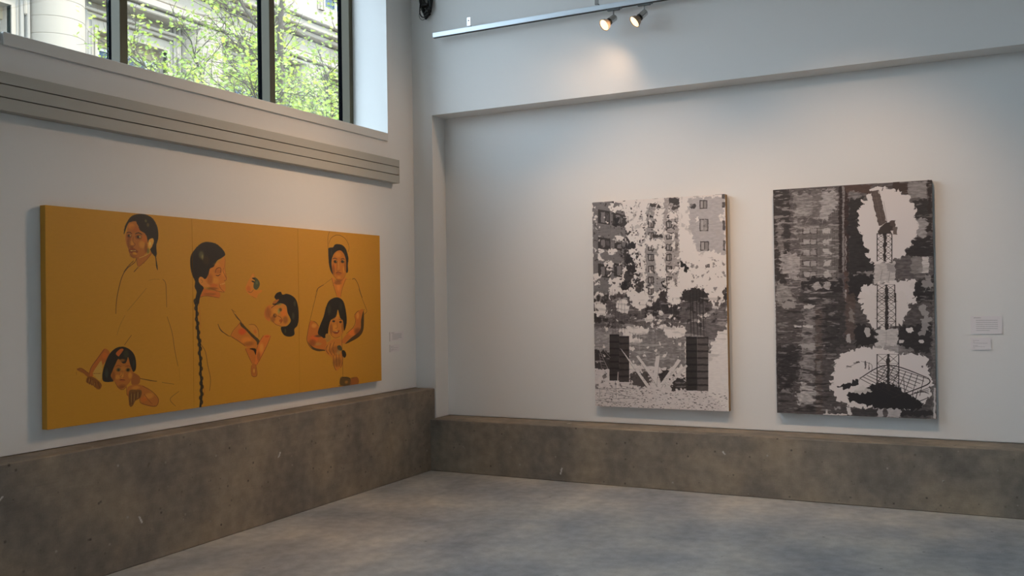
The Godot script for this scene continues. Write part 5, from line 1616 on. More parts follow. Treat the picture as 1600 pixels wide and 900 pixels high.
	["s", 0x2a2423, 0.85, 3, 0.00, [234,907,231,1173]],
	["s", 0x2a2423, 0.85, 3, 0.00, [265,908,261,1173]],
	["s", 0x2a2423, 0.85, 3, 0.00, [293,908,289,1172]],
	["s", 0x2a2423, 0.70, 2, 0.00, [150,957,310,958]],
	["s", 0x2a2423, 0.60, 2, 0.00, [148,1021,309,1024]],
	["g", 0x38312f, 0.80, 12, 0.20, [327,1537,511,1507,522,1607,470,1633,365,1611]],
	["g", 0x2c2625, 0.90, 10, 0.00, [595,1506,704,1491,729,1527,626,1591,594,1580]],
	["g", 0x332c2a, 0.95, 10, 0.20, [703,1577,836,1537,842,1659,707,1660]],
	["g", 0x8d8682, 0.60, 3, 0.00, [740,1591,831,1588,831,1600,740,1603]],
	["g", 0x8d8682, 0.60, 3, 0.00, [740,1625,830,1622,830,1632,740,1635]],
	["g", 0xd6cdc6, 1.00, 1, 0.00, [240,1301,264,1324,515,1632,489,1651]],
	["g", 0xd6cdc6, 1.00, 1, 0.00, [389,1375,412,1366,610,1623,586,1639]],
	["g", 0xd6cdc6, 1.00, 1, 0.00, [572,1372,610,1363,573,1642,524,1650]],
	["g", 0xd6cdc6, 1.00, 1, 0.00, [769,1391,797,1406,614,1647,584,1642]],
	["s", 0x4a4340, 0.80, 3, 0.00, [240,1301,489,1651]],
	["s", 0x4a4340, 0.80, 3, 0.00, [389,1375,586,1639]],
	["s", 0x4a4340, 0.80, 3, 0.00, [610,1363,573,1642]],
	["s", 0x4a4340, 0.80, 3, 0.00, [797,1406,614,1647]],
	["g", 0xcfc6bf, 1.00, 1, 0.00, [837,1439,853,1451,663,1652,640,1646]],
	["g", 0xcfc6bf, 1.00, 1, 0.00, [749,1472,765,1480,625,1628,610,1619]],
	["s", 0xd6cdc6, 1.00, 4, 0.00, [638,1613,684,1627]],
	["s", 0xd6cdc6, 1.00, 4, 0.00, [669,1583,715,1594]],
	["s", 0xd6cdc6, 1.00, 4, 0.00, [700,1552,746,1561]],
	["s", 0xd6cdc6, 1.00, 4, 0.00, [731,1522,777,1529]],
	["s", 0xd6cdc6, 1.00, 4, 0.00, [762,1492,808,1496]],
	["s", 0xd6cdc6, 1.00, 4, 0.00, [793,1462,838,1464]],
	["s", 0xcfc6bf, 1.00, 4, 0.00, [37,1307,127,1490]],
	["s", 0xcfc6bf, 1.00, 3, 0.00, [45,1352,66,1492]],
	["s", 0xcfc6bf, 1.00, 3, 0.00, [76,1307,149,1389]],
	["s", 0xcfc6bf, 0.80, 3, 0.00, [47,1371,72,1377]],
	["s", 0xcfc6bf, 0.80, 3, 0.00, [52,1396,83,1402]],
	["s", 0xcfc6bf, 0.80, 3, 0.00, [57,1422,95,1428]],
	["s", 0xcfc6bf, 0.80, 3, 0.00, [62,1447,107,1453]],
	["s", 0xcfc6bf, 0.80, 3, 0.00, [67,1473,119,1478]],
	["s", 0x2a2423, 0.85, 3, 0.00, [42,1664,384,1660]],
	["s", 0x2a2423, 0.85, 3, 0.00, [89,1707,383,1735]],
	["s", 0x2a2423, 0.85, 3, 0.00, [20,1761,389,1742]],
	["s", 0x2a2423, 0.85, 3, 0.00, [101,1783,229,1798]],
	["s", 0x2a2423, 0.85, 3, 0.00, [212,1628,391,1663]],
	["s", 0x2a2423, 0.85, 3, 0.00, [-1,1774,283,1787]],
	["s", 0x2a2423, 0.85, 3, 0.00, [123,1694,324,1731]],
	["s", 0x2a2423, 0.85, 3, 0.00, [193,1590,203,1742]],
	["s", 0x2a2423, 0.85, 3, 0.00, [45,1664,44,1741]],
	["s", 0x2a2423, 0.85, 3, 0.00, [1,1669,311,1688]],
	["f", 0x6a6360, 0.80, 2, 0.00, [71,1562,96,1536,115,1561,91,1580]],
	["s", 0xe2d8d0, 1.00, 7, 0.00, [221,1514,217,1590,211,1767]],
	["k", 0x2f2927, 0.80, 420, 9.00, [8,1659,1183,1660,1180,1822,12,1825]],
	["k", 0x4a4340, 0.70, 160, 7.00, [328,1486,830,1500,828,1623,338,1637]],
]
const PRINT2 := [
	["g", 0x5e5654, 1.00, 0, 0.35, [1,-3,1201,3,1199,932,-11,918]],
	["g", 0x524a48, 1.00, 0, 0.35, [5,847,1212,867,1194,1824,-1,1840]],
	["g", 0x332c2a, 0.90, 6, 0.25, [1,-3,131,2,128,472,83,774,3,784]],
	["g", 0x8b8480, 0.85, 12, 0.30, [164,33,370,35,361,229,217,245,179,451,172,254]],
	["g", 0xb1aaa6, 0.85, 14, 0.25, [370,41,409,37,507,44,494,134,438,256,377,265]],
	["g", 0x6a625f, 0.80, 6, 0.20, [310,14,378,18,374,241,306,238]],
	["g", 0x9a928e, 0.60, 6, 0.30, [179,156,302,163,301,217,178,210]],
	["f", 0xb4aca8, 0.80, 14, 0.30, [54,516,133,519,206,545,198,683,152,729,73,703]],
	["g", 0xa09893, 0.60, 10, 0.30, [24,246,76,249,71,517,19,515]],
	["g", 0x9c948f, 0.80, 14, 0.35, [-2,760,106,762,171,920,1,918]],
	["g", 0x77706c, 0.85, 3, 0.15, [210,296,512,311,504,805,201,799]],
	["g", 0x4a4340, 0.90, 2, 0.00, [221,320,343,326,342,381,220,375]],
	["g", 0xb9b1ac, 0.85, 2, 0.00, [238,328,284,330,284,371,237,369]],
	["g", 0xa59d98, 0.85, 2, 0.00, [291,330,335,332,334,374,290,372]],
	["g", 0xc4bcb6, 0.85, 7, 0.00, [390,333,443,335,442,379,389,376]],
	["g", 0x574f4c, 0.70, 4, 0.00, [452,331,512,334,511,379,452,377]],
	["s", 0x2a2423, 0.80, 3, 0.00, [210,308,512,320]],
	["s", 0x2a2423, 0.70, 2, 0.00, [209,384,511,395]],
	["g", 0x4a4340, 0.90, 2, 0.00, [219,407,341,412,340,467,218,462]],
	["g", 0xb9b1ac, 0.85, 2, 0.00, [236,414,283,416,282,458,235,456]],
	["g", 0xa59d98, 0.85, 2, 0.00, [289,417,334,418,333,460,289,458]],
	["g", 0xc4bcb6, 0.85, 7, 0.00, [389,418,441,421,440,464,388,462]],
	["g", 0x574f4c, 0.70, 4, 0.00, [451,417,511,419,510,465,450,462]],
	["s", 0x2a2423, 0.80, 3, 0.00, [208,395,511,406]],
	["s", 0x2a2423, 0.70, 2, 0.00, [207,471,509,480]],
	["g", 0x4a4340, 0.90, 2, 0.00, [218,493,340,498,339,553,217,549]],
	["g", 0xb9b1ac, 0.85, 2, 0.00, [234,501,281,503,280,544,234,542]],
	["g", 0xa59d98, 0.85, 2, 0.00, [288,503,332,504,331,546,287,544]],
	["g", 0xc4bcb6, 0.85, 7, 0.00, [387,504,440,506,439,549,386,548]],
	["g", 0x574f4c, 0.70, 4, 0.00, [449,502,509,504,508,550,449,548]],
	["s", 0x2a2423, 0.80, 3, 0.00, [207,481,509,491]],
	["s", 0x2a2423, 0.70, 2, 0.00, [205,558,508,566]],
	["g", 0x4a4340, 0.90, 2, 0.00, [216,582,338,586,337,641,215,638]],
	["g", 0xb9b1ac, 0.85, 2, 0.00, [233,590,280,591,279,633,232,631]],
	["g", 0xa59d98, 0.85, 2, 0.00, [286,591,330,593,330,634,286,633]],
	["g", 0xc4bcb6, 0.85, 7, 0.00, [385,592,438,594,437,637,385,636]],
	["g", 0x574f4c, 0.70, 4, 0.00, [448,590,507,592,507,637,447,635]],
	["s", 0x2a2423, 0.80, 3, 0.00, [205,570,508,578]],
	["s", 0x2a2423, 0.70, 2, 0.00, [204,647,506,653]],
	["g", 0x4a4340, 0.90, 2, 0.00, [215,672,337,676,336,731,214,728]],
	["g", 0xb9b1ac, 0.85, 2, 0.00, [231,680,278,681,277,722,231,721]],
	["g", 0xa59d98, 0.85, 2, 0.00, [285,681,329,682,328,724,284,722]],
	["g", 0xc4bcb6, 0.85, 7, 0.00, [384,681,436,683,436,726,383,725]],
	["g", 0x574f4c, 0.70, 4, 0.00, [446,678,506,680,505,725,445,724]],
	["s", 0x2a2423, 0.80, 3, 0.00, [204,660,506,666]],
	["s", 0x2a2423, 0.70, 2, 0.00, [202,737,505,741]],
	["s", 0x2a2423, 0.75, 2, 0.00, [210,291,201,799]],
	["s", 0x2a2423, 0.75, 2, 0.00, [344,297,334,802]],
	["s", 0x2a2423, 0.75, 2, 0.00, [366,298,356,802]],
	["s", 0x2a2423, 0.75, 2, 0.00, [475,304,466,804]],
	["s", 0xb0a8a2, 0.80, 3, 0.00, [244,304,295,237,371,287]],
	["g", 0x231d1c, 0.85, 10, 0.20, [214,724,526,737,524,873,350,836,207,799]],
	["f", 0xb7afaa, 0.90, 5, 0.00, [296,789,335,762,373,797,351,825,312,822]],
	["f", 0xb7afaa, 0.90, 5, 0.00, [390,768,439,764,427,815,395,820]],
	["g", 0x3a3432, 0.70, 8, 0.30, [195,834,567,840,566,925,193,920]],
	["g", 0x2b1f1c, 1.00, 2, 0.00, [513,5,540,6,527,692,500,691]],
	["g", 0x857d79, 1.00, 2, 0.00, [540,6,557,8,544,692,527,692]],
	["g", 0x35241f, 1.00, 2, 0.00, [557,8,589,10,576,693,544,692]],
	["g", 0xa39b97, 0.80, 3, 0.00, [554,398,565,399,560,682,549,681]],
	["g", 0x574037, 0.80, 4, 0.00, [545,681,572,682,568,925,540,924]],
	["g", 0xb9b1ac, 0.80, 0, 0.00, [546,828,559,829,557,925,544,925]],
	["g", 0x2d2726, 0.95, 10, 0.20, [592,100,687,101,674,246,711,540,762,631,761,698,655,695,570,716,578,241]],
	["g", 0x4f3b33, 1.00, 5, 0.15, [556,-4,721,2,752,15,751,82,698,68,560,59]],
	["g", 0x8b8480, 0.70, 8, 0.30, [566,59,688,56,677,106,591,106]],
	["g", 0x2d2726, 0.90, 8, 0.20, [1048,157,1159,141,1156,305,1076,290]],
	["g", 0x2a2423, 0.95, 10, 0.20, [1083,433,1198,438,1195,601,1030,595,990,550]],
	["g", 0x8f8783, 0.95, 3, 0.20, [1021,3,1153,12,1151,139,1018,130]],
	["g", 0xa19995, 0.90, 8, 0.20, [1068,292,1152,296,1150,431,1065,428]],
	["g", 0x857d79, 0.90, 5, 0.20, [1030,584,1111,587,1108,713,1028,711]],
	["g", 0xd2c9c3, 0.95, 3, 0.00, [1111,585,1159,587,1156,715,1108,714]],
	["g", 0x2b211e, 0.90, 6, 0.00, [1159,5,1199,8,1192,405,1152,403]],
	["g", 0x8d8581, 0.80, 4, 0.00, [1190,78,1202,79,1196,383,1184,383]],
	["g", 0x3c2c26, 1.00, 4, 0.00, [908,-5,960,3,969,19,1016,7,1019,100,978,86,917,65]],
	["s", 0x3a2c27, 1.00, 5, 0.00, [802,24,866,32,918,40]],
	["g", 0x241f1e, 0.90, 10, 0.20, [570,716,760,715,759,787,663,875,651,926,566,925]],
	["g", 0x241f1e, 0.95, 12, 0.20, [1037,782,1148,725,1193,731,1199,932,1024,930]],
	["f", 0xa8a09b, 0.80, 12, 0.00, [1102,784,1168,741,1176,818,1136,850]],
	["f", 0xa8a09b, 0.70, 8, 0.20, [655,695,761,687,760,712,612,711]],
	["d", 0x000000, 0.80, 2600, 55.00, [6,-1,1206,14,1194,927,-5,912]],
	["d", 0x000000, 0.80, 2200, 60.00, [11,860,1206,878,1189,1790,-1,1828]],
	["d", 0x000001, 0.60, 300, 70.00, [6,-1,582,38,566,919,-5,912]],
	["f", 0xdad0c9, 1.00, 11, 0.00, [719,103,762,50,835,38,968,74,1038,145,1071,268,1074,410,1016,529,918,603,762,626,711,540,666,381,658,257,681,157]],
	["g", 0x5f5049, 1.00, 3, 0.15, [751,58,809,53,863,314,804,334]],
	["s", 0x7a6c64, 0.80, 3, 0.00, [781,56,830,321]],
	["s", 0x3a2e29, 1.00, 3, 0.00, [753,60,807,334]],
	["s", 0x3a2e29, 1.00, 3, 0.00, [810,55,863,312]],
	["s", 0x6a5c55, 0.80, 2, 0.00, [844,144,867,301]],
	["g", 0x53463f, 1.00, 3, 0.00, [880,300,925,302,924,376,879,374]],
	["g", 0x6a5c55, 1.00, 2, 0.00, [908,345,939,347,938,411,907,410]],
	["g", 0x3f342f, 1.00, 4, 0.00, [792,387,830,327,882,313,900,347,893,397,849,411]],
	["s", 0x2c2320, 1.00, 9, 0.00, [792,392,788,610]],
	["s", 0x2c2320, 1.00, 9, 0.00, [899,397,895,613]],
	["g", 0x2c2320, 0.95, 3, 0.00, [838,394,858,395,854,612,834,611]],
	["s", 0x2c2320, 1.00, 4, 0.00, [792,392,847,438]],
	["s", 0x2c2320, 1.00, 4, 0.00, [848,395,792,436]],
	["s", 0x2c2320, 1.00, 4, 0.00, [848,395,898,440]],
	["s", 0x2c2320, 1.00, 4, 0.00, [899,397,847,438]],
	["s", 0x2c2320, 1.00, 3, 0.00, [792,392,899,397]],
	["s", 0x2c2320, 1.00, 4, 0.00, [792,436,846,481]],
	["s", 0x2c2320, 1.00, 4, 0.00, [847,438,791,479]],
	["s", 0x2c2320, 1.00, 4, 0.00, [847,438,897,483]],
	["s", 0x2c2320, 1.00, 4, 0.00, [898,440,846,481]],
	["s", 0x2c2320, 1.00, 3, 0.00, [792,436,898,440]],
	["s", 0x2c2320, 1.00, 4, 0.00, [791,479,845,525]],
	["s", 0x2c2320, 1.00, 4, 0.00, [846,481,790,523]],
	["s", 0x2c2320, 1.00, 4, 0.00, [846,481,897,527]],
	["s", 0x2c2320, 1.00, 4, 0.00, [897,483,845,525]],
	["s", 0x2c2320, 1.00, 3, 0.00, [791,479,897,483]],
	["s", 0x2c2320, 1.00, 4, 0.00, [790,523,845,568]],
	["s", 0x2c2320, 1.00, 4, 0.00, [845,525,789,566]],
	["s", 0x2c2320, 1.00, 4, 0.00, [845,525,896,570]],
	["s", 0x2c2320, 1.00, 4, 0.00, [897,527,845,568]],
	["s", 0x2c2320, 1.00, 3, 0.00, [790,523,897,527]],
	["s", 0x2c2320, 1.00, 4, 0.00, [789,566,844,611]],
	["s", 0x2c2320, 1.00, 4, 0.00, [845,568,788,610]],
	["s", 0x2c2320, 1.00, 4, 0.00, [845,568,895,613]],
	["s", 0x2c2320, 1.00, 4, 0.00, [896,570,844,611]],
	["s", 0x2c2320, 1.00, 3, 0.00, [789,566,896,570]],
	["g", 0xbab1ab, 1.00, 4, 0.12, [767,631,918,619,917,780,761,785]],
	["g", 0x8f8783, 0.70, 6, 0.00, [855,634,917,636,916,691,865,690]],
	["s", 0x6a625f, 1.00, 3, 0.00, [824,678,810,755]],
	["s", 0x6a625f, 1.00, 3, 0.00, [880,690,868,768]],
	["f", 0xd6ccc5, 1.00, 10, 0.00, [663,830,759,782,915,771,1057,772,1045,870,1034,947,651,943,657,887]],
	["f", 0xd0c6bf, 1.00, 5, 0.00, [1026,793,1057,783,1056,816,1031,826]],
	["g", 0xd3c9c2, 1.00, 11, 0.00, [658,852,1023,858,1015,1002,954,1094,924,1131,769,1143,737,1123,683,1023]],
	["s", 0x2c2320, 1.00, 9, 0.00, [786,794,783,933]],
	["s", 0x2c2320, 1.00, 9, 0.00, [912,796,910,934]],
	["g", 0x2c2320, 0.95, 3, 0.00, [841,795,862,795,859,934,839,934]],
	["s", 0x2c2320, 1.00, 4, 0.00, [786,794,851,841]],
	["s", 0x2c2320, 1.00, 4, 0.00, [851,795,785,840]],
	["s", 0x2c2320, 1.00, 4, 0.00, [851,795,911,842]],
	["s", 0x2c2320, 1.00, 4, 0.00, [912,796,851,841]],
	["s", 0x2c2320, 1.00, 3, 0.00, [786,794,912,796]],
	["s", 0x2c2320, 1.00, 4, 0.00, [785,840,850,887]],
	["s", 0x2c2320, 1.00, 4, 0.00, [851,841,784,887]],
	["s", 0x2c2320, 1.00, 4, 0.00, [851,841,911,888]],
	["s", 0x2c2320, 1.00, 4, 0.00, [911,842,850,887]],
	["s", 0x2c2320, 1.00, 3, 0.00, [785,840,911,842]],
	["s", 0x2c2320, 1.00, 4, 0.00, [784,887,849,934]],
	["s", 0x2c2320, 1.00, 4, 0.00, [850,887,783,933]],
	["s", 0x2c2320, 1.00, 4, 0.00, [850,887,910,934]],
	["s", 0x2c2320, 1.00, 4, 0.00, [911,888,849,934]],
	["s", 0x2c2320, 1.00, 3, 0.00, [784,887,911,888]],
	["s", 0x2c2320, 1.00, 9, 0.00, [783,860,778,1135]],
	["s", 0x2c2320, 1.00, 9, 0.00, [918,862,913,1135]],
	["g", 0x2c2320, 0.95, 3, 0.00, [842,861,864,861,859,1135,837,1135]],
	["s", 0x2c2320, 1.00, 4, 0.00, [783,860,852,916]],
	["s", 0x2c2320, 1.00, 4, 0.00, [853,861,782,915]],
	["s", 0x2c2320, 1.00, 4, 0.00, [853,861,917,917]],
	["s", 0x2c2320, 1.00, 4, 0.00, [918,862,852,916]],
	["s", 0x2c2320, 1.00, 3, 0.00, [783,860,918,862]],
	["s", 0x2c2320, 1.00, 4, 0.00, [782,915,851,971]],
	["s", 0x2c2320, 1.00, 4, 0.00, [852,916,781,970]],
	["s", 0x2c2320, 1.00, 4, 0.00, [852,916,916,971]],
	["s", 0x2c2320, 1.00, 4, 0.00, [917,917,851,971]],
	["s", 0x2c2320, 1.00, 3, 0.00, [782,915,917,917]],
	["s", 0x2c2320, 1.00, 4, 0.00, [781,970,850,1025]],
	["s", 0x2c2320, 1.00, 4, 0.00, [851,971,780,1025]],
	["s", 0x2c2320, 1.00, 4, 0.00, [851,971,915,1026]],
	["s", 0x2c2320, 1.00, 4, 0.00, [916,971,850,1025]],
	["s", 0x2c2320, 1.00, 3, 0.00, [781,970,916,971]],
	["s", 0x2c2320, 1.00, 4, 0.00, [780,1025,849,1080]],
	["s", 0x2c2320, 1.00, 4, 0.00, [850,1025,779,1080]],
	["s", 0x2c2320, 1.00, 4, 0.00, [850,1025,914,1080]],
	["s", 0x2c2320, 1.00, 4, 0.00, [915,1026,849,1080]],
	["s", 0x2c2320, 1.00, 3, 0.00, [780,1025,915,1026]],
	["s", 0x2c2320, 1.00, 4, 0.00, [779,1080,848,1135]],
	["s", 0x2c2320, 1.00, 4, 0.00, [849,1080,778,1135]],
	["s", 0x2c2320, 1.00, 4, 0.00, [849,1080,913,1135]],
	["s", 0x2c2320, 1.00, 4, 0.00, [914,1080,848,1135]],
	["s", 0x2c2320, 1.00, 3, 0.00, [779,1080,914,1080]],
	["f", 0x2a2220, 1.00, 0, 0.00, [835,1100,863,1100,856,1152,840,1147]],
	["g", 0xbfb6b0, 1.00, 3, 0.12, [767,1147,928,1138,926,1332,761,1334]],
	["s", 0x8a827d, 1.00, 2, 0.00, [768,1190,927,1189]],
	["s", 0x6a625f, 1.00, 2, 0.00, [845,1158,841,1257]],
	["s", 0xe2d8d0, 1.00, 5, 0.00, [930,1146,926,1332]],
	["d", 0x000000, 0.70, 200, 25.00, [664,858,1023,864,1015,1002,943,1129,747,1129]],
	["g", 0x8a827e, 0.75, 16, 0.40, [211,960,310,961,315,1322,319,1731,173,1736,192,1348]],
	["f", 0xb8b0ab, 0.85, 14, 0.30, [188,1590,299,1575,320,1695,284,1738,173,1730]],
	["g", 0xc9c0ba, 0.95, 4, 0.00, [146,1108,296,1108,295,1128,145,1128]],
	["f", 0xa9a19c, 0.90, 7, 0.00, [182,1263,362,1267,356,1300,193,1293]],
	["f", 0xaaa29d, 0.80, 8, 0.00, [63,934,158,923,158,965,75,965]],
	["f", 0xc4bbb5, 0.90, 5, 0.00, [229,948,310,951,287,973,234,970]],
	["g", 0x948c88, 0.70, 8, 0.00, [2,1644,122,1641,121,1671,2,1675]],
	["g", 0x2a2423, 0.75, 12, 0.30, [9,1289,187,1275,177,1518,122,1641,2,1644]],
	["g", 0x5b4d46, 0.70, 5, 0.25, [319,973,368,973,352,1825,304,1827]],
	["g", 0x8b837f, 0.60, 6, 0.00, [320,1394,351,1394,349,1490,318,1490]],
	["g", 0x2d2726, 0.60, 14, 0.30, [380,937,551,916,545,1272,453,1344,383,1369]],
	["g", 0x5b4a42, 0.75, 5, 0.20, [552,856,619,857,613,1224,545,1224]],
	["g", 0x9d958f, 0.60, 6, 0.00, [572,975,608,975,606,1082,570,1082]],
	["f", 0xb0a8a2, 0.90, 4, 0.00, [552,1189,580,1183,579,1248,554,1248]],
	["g", 0x231d1c, 0.85, 9, 0.00, [615,1082,769,1147,767,1258,612,1283]],
	["f", 0xc4bbb5, 0.90, 3, 0.00, [690,1135,725,1135,726,1197,691,1194]],
	["g", 0x2a2423, 0.90, 10, 0.20, [932,1123,1166,1095,1166,1334,1057,1319,930,1268]],
	["f", 0xd6ccc5, 1.00, 4, 0.00, [991,1138,1028,1129,1040,1158,1001,1169]],
	["f", 0xcac1bb, 1.00, 3, 0.00, [941,1222,968,1222,968,1245,941,1245]],
	["f", 0xcac1bb, 1.00, 3, 0.00, [1079,1221,1106,1221,1111,1249,1084,1249]],
	["f", 0xa8a09b, 0.80, 10, 0.00, [1085,945,1116,968,1161,1072,1133,1169,1091,1163,1103,1072]],
	["g", 0x7a726e, 0.60, 5, 0.30, [1175,878,1206,878,1189,1824,1157,1825]],
	["f", 0x8d8581, 0.70, 8, 0.20, [745,1276,962,1274,1025,1319,766,1328]],
	["d", 0x000000, 0.85, 1800, 55.00, [11,860,686,870,430,1344,421,1810,-1,1828]],
	["f", 0xdad0c9, 1.00, 10, 0.00, [480,1380,566,1309,767,1284,929,1326,1067,1327,1131,1369,1157,1472,1158,1608,1134,1678,1075,1731,953,1756,670,1755,558,1751,463,1690,422,1631,438,1523,457,1440]],
	["g", 0x4a4340, 0.85, 2, 0.00, [621,1393,643,1392,643,1409,620,1409]],
	["g", 0x4a4340, 0.85, 2, 0.00, [683,1394,692,1394,691,1453,682,1453]],
	["g", 0x4a4340, 0.85, 2, 0.00, [712,1405,718,1405,717,1464,710,1464]],
	["g", 0x4a4340, 0.85, 2, 0.00, [547,1434,581,1434,581,1441,547,1441]],
	["g", 0x4a4340, 0.85, 2, 0.00, [598,1404,643,1403,643,1410,598,1411]],
	["g", 0x4a4340, 0.85, 2, 0.00, [1093,1420,1101,1420,1101,1434,1092,1434]],
	["g", 0x4a4340, 0.85, 2, 0.00, [1120,1406,1127,1406,1126,1424,1120,1424]],
	["s", 0x4a4340, 1.00, 3, 0.00, [654,1394,731,1417,730,1481]],
	["s", 0x4a4340, 1.00, 3, 0.00, [541,1450,643,1401]],
	["s", 0x2c2320, 1.00, 9, 0.00, [774,1337,770,1550]],
	["s", 0x2c2320, 1.00, 9, 0.00, [931,1335,927,1546]],
	["g", 0x2c2320, 0.95, 3, 0.00, [844,1336,866,1336,862,1548,840,1548]],
	["s", 0x2c2320, 1.00, 4, 0.00, [774,1337,854,1407]],
	["s", 0x2c2320, 1.00, 4, 0.00, [855,1336,773,1408]],
	["s", 0x2c2320, 1.00, 4, 0.00, [855,1336,929,1406]],
	["s", 0x2c2320, 1.00, 4, 0.00, [931,1335,854,1407]],
	["s", 0x2c2320, 1.00, 3, 0.00, [774,1337,931,1335]],
	["s", 0x2c2320, 1.00, 4, 0.00, [773,1408,852,1478]],
	["s", 0x2c2320, 1.00, 4, 0.00, [854,1407,772,1479]],
	["s", 0x2c2320, 1.00, 4, 0.00, [854,1407,928,1476]],
	["s", 0x2c2320, 1.00, 4, 0.00, [929,1406,852,1478]],
	["s", 0x2c2320, 1.00, 3, 0.00, [773,1408,929,1406]],
	["s", 0x2c2320, 1.00, 4, 0.00, [772,1479,851,1548]],
	["s", 0x2c2320, 1.00, 4, 0.00, [852,1478,770,1550]],
	["s", 0x2c2320, 1.00, 4, 0.00, [852,1478,927,1546]],
	["s", 0x2c2320, 1.00, 4, 0.00, [928,1476,851,1548]],
	["s", 0x2c2320, 1.00, 3, 0.00, [772,1479,928,1476]],
	["g", 0x1f1918, 1.00, 7, 0.00, [628,1625,728,1575,849,1548,955,1615,1060,1680,1097,1713,1059,1763,910,1761,736,1753,559,1712,547,1651]],
	["f", 0x1f1918, 1.00, 7, 0.00, [482,1594,584,1555,635,1542,629,1578,538,1614]],
	["f", 0xcfc6bf, 0.90, 6, 0.00, [600,1632,673,1588,727,1622,694,1641,627,1643]],
	["s", 0x2c2320, 1.00, 6, 0.00, [646,1530,911,1674]],
	["s", 0x2c2320, 1.00, 6, 0.00, [671,1517,940,1655]],
	["s", 0x2c2320, 1.00, 6, 0.00, [695,1503,968,1635]],
	["s", 0x2c2320, 1.00, 6, 0.00, [720,1490,996,1616]],
	["s", 0x2c2320, 1.00, 6, 0.00, [744,1476,1024,1597]],
	["s", 0x2c2320, 1.00, 6, 0.00, [769,1463,1052,1577]],
	["s", 0x2c2320, 1.00, 6, 0.00, [793,1449,1080,1558]],
	["s", 0x2c2320, 1.00, 6, 0.00, [817,1436,1107,1539]],
	["s", 0x2c2320, 1.00, 6, 0.00, [841,1423,1135,1520]],
	["s", 0x2c2320, 0.90, 6, 0.00, [851,1426,738,1622]],
	["s", 0x2c2320, 0.90, 6, 0.00, [894,1439,795,1627]],
	["s", 0x2c2320, 0.90, 6, 0.00, [937,1452,852,1632]],
	["s", 0x2c2320, 0.90, 6, 0.00, [980,1465,908,1637]],
	["s", 0x2c2320, 0.90, 6, 0.00, [1022,1478,963,1642]],
	["s", 0x2c2320, 0.90, 6, 0.00, [1064,1491,1019,1647]],
	["s", 0x2c2320, 0.90, 6, 0.00, [1106,1504,1074,1652]],
	["s", 0x2c2320, 1.00, 8, 0.00, [641,1530,851,1420,1127,1509]],
	["s", 0x2c2320, 1.00, 8, 0.00, [1132,1509,1128,1564,868,1676]],
	["s", 0x2c2320, 1.00, 6, 0.00, [1140,1660,1050,1695,1062,1611]],
	["s", 0x2c2320, 1.00, 6, 0.00, [962,1522,970,1672]],
	["s", 0x2c2320, 1.00, 5, 0.00, [1025,1613,1026,1693]],
	["s", 0x2c2320, 0.90, 6, 0.00, [954,1673,1141,1586]],
	["s", 0x2c2320, 0.90, 6, 0.00, [993,1650,1141,1602]],
	["s", 0x2c2320, 0.90, 6, 0.00, [1032,1628,1140,1618]],
	["s", 0x2c2320, 0.90, 6, 0.00, [1070,1607,1140,1634]],
	["s", 0x2c2320, 1.00, 9, 0.00, [771,1504,769,1621]],
	["s", 0x2c2320, 1.00, 9, 0.00, [928,1500,925,1616]],
	["g", 0x2c2320, 0.95, 3, 0.00, [841,1502,863,1501,861,1618,839,1618]],
	["s", 0x2c2320, 1.00, 4, 0.00, [771,1504,851,1560]],
	["s", 0x2c2320, 1.00, 4, 0.00, [852,1502,770,1562]],
	["s", 0x2c2320, 1.00, 4, 0.00, [852,1502,926,1558]],
	["s", 0x2c2320, 1.00, 4, 0.00, [928,1500,851,1560]],
	["s", 0x2c2320, 1.00, 3, 0.00, [771,1504,928,1500]],
	["s", 0x2c2320, 1.00, 4, 0.00, [770,1562,850,1618]],
	["s", 0x2c2320, 1.00, 4, 0.00, [851,1560,769,1621]],
	["s", 0x2c2320, 1.00, 4, 0.00, [851,1560,925,1616]],
	["s", 0x2c2320, 1.00, 4, 0.00, [926,1558,850,1618]],
	["s", 0x2c2320, 1.00, 3, 0.00, [770,1562,926,1558]],
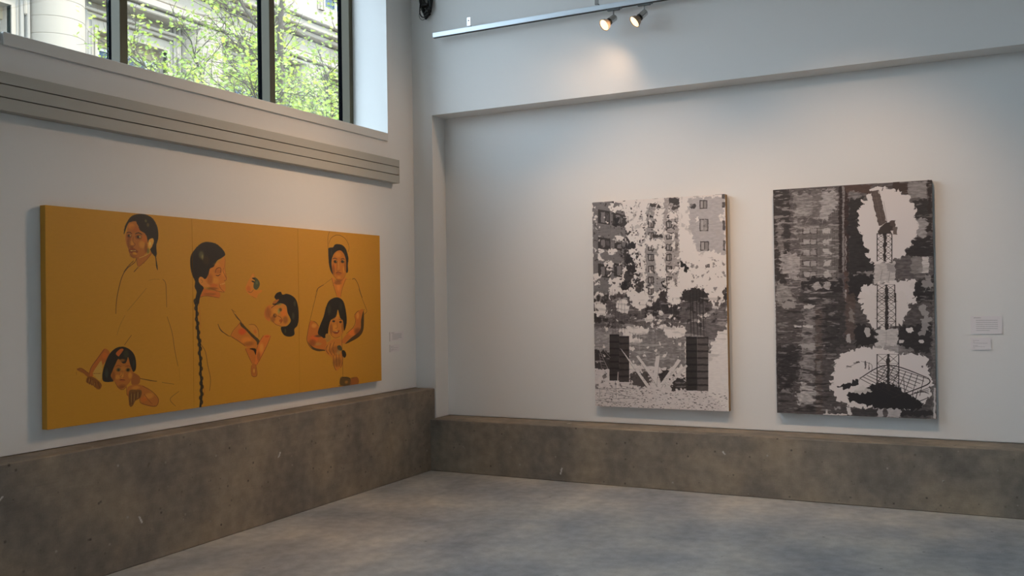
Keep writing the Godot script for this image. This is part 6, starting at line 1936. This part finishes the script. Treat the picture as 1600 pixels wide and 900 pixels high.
	["g", 0xd6ccc5, 1.00, 3, 0.00, [358,1819,540,1811,540,1824,358,1832]],
	["g", 0xcfc6bf, 1.00, 4, 0.00, [545,1758,564,1760,574,1816,543,1823]],
	["g", 0x3a3432, 0.90, 5, 0.20, [580,1774,769,1761,768,1819,579,1822]],
	["g", 0xb9b1ac, 0.90, 3, 0.00, [769,1763,812,1761,811,1823,768,1825]],
	["g", 0xb9b1ac, 0.95, 4, 0.12, [840,1758,940,1756,936,1824,838,1826]],
	["g", 0x2a2423, 0.90, 4, 0.00, [942,1771,1164,1762,1163,1802,941,1812]],
	["g", 0xd6ccc5, 0.90, 0, 0.00, [382,1782,397,1782,396,1824,381,1824]],
	["g", 0xa8a09b, 0.80, 5, 0.00, [445,1762,490,1760,490,1781,445,1783]],
	["g", 0xd6ccc5, 0.80, 2, 0.00, [1172,1585,1186,1585,1181,1820,1168,1820]],
	["k", 0xb4aca6, 0.50, 140, 16.00, [131,8,518,22,504,805,117,797]],
	["d", 0x000000, 0.70, 900, 30.00, [6,-1,518,22,501,918,-5,912]],
	["d", 0x000000, 0.60, 260, 18.00, [625,7,731,14,720,630,614,627]],
	["d", 0x000000, 0.60, 200, 18.00, [999,98,1140,107,1131,599,969,593]],
	["d", 0x000000, 0.60, 300, 18.00, [408,1297,589,1295,512,1795,399,1799]],
	["n", 0xb9b1ab, 0.60, 26, -40.00, [6,-1,518,22,501,918,-5,912]],
	["n", 0xa59d98, 0.55, 26, -40.00, [16,872,529,880,421,1799,11,1815]],
	["n", 0x1f1a19, 0.60, 24, -60.00, [581,105,666,111,708,719,570,716]],
	["n", 0x9a928d, 0.50, 30, -40.00, [1081,16,1201,13,1189,927,1064,925]],
	["n", 0x1f1a19, 0.60, 26, -50.00, [16,872,529,880,421,1799,11,1815]],
	["k", 0x8a827e, 0.50, 100, 10.00, [6,-1,582,38,566,908,12,901]],
	["k", 0x2a2423, 0.50, 60, 12.00, [16,872,552,880,421,1799,11,1815]],
	["k", 0xa59d98, 0.45, 50, 12.00, [16,872,529,880,421,1799,11,1815]],
]
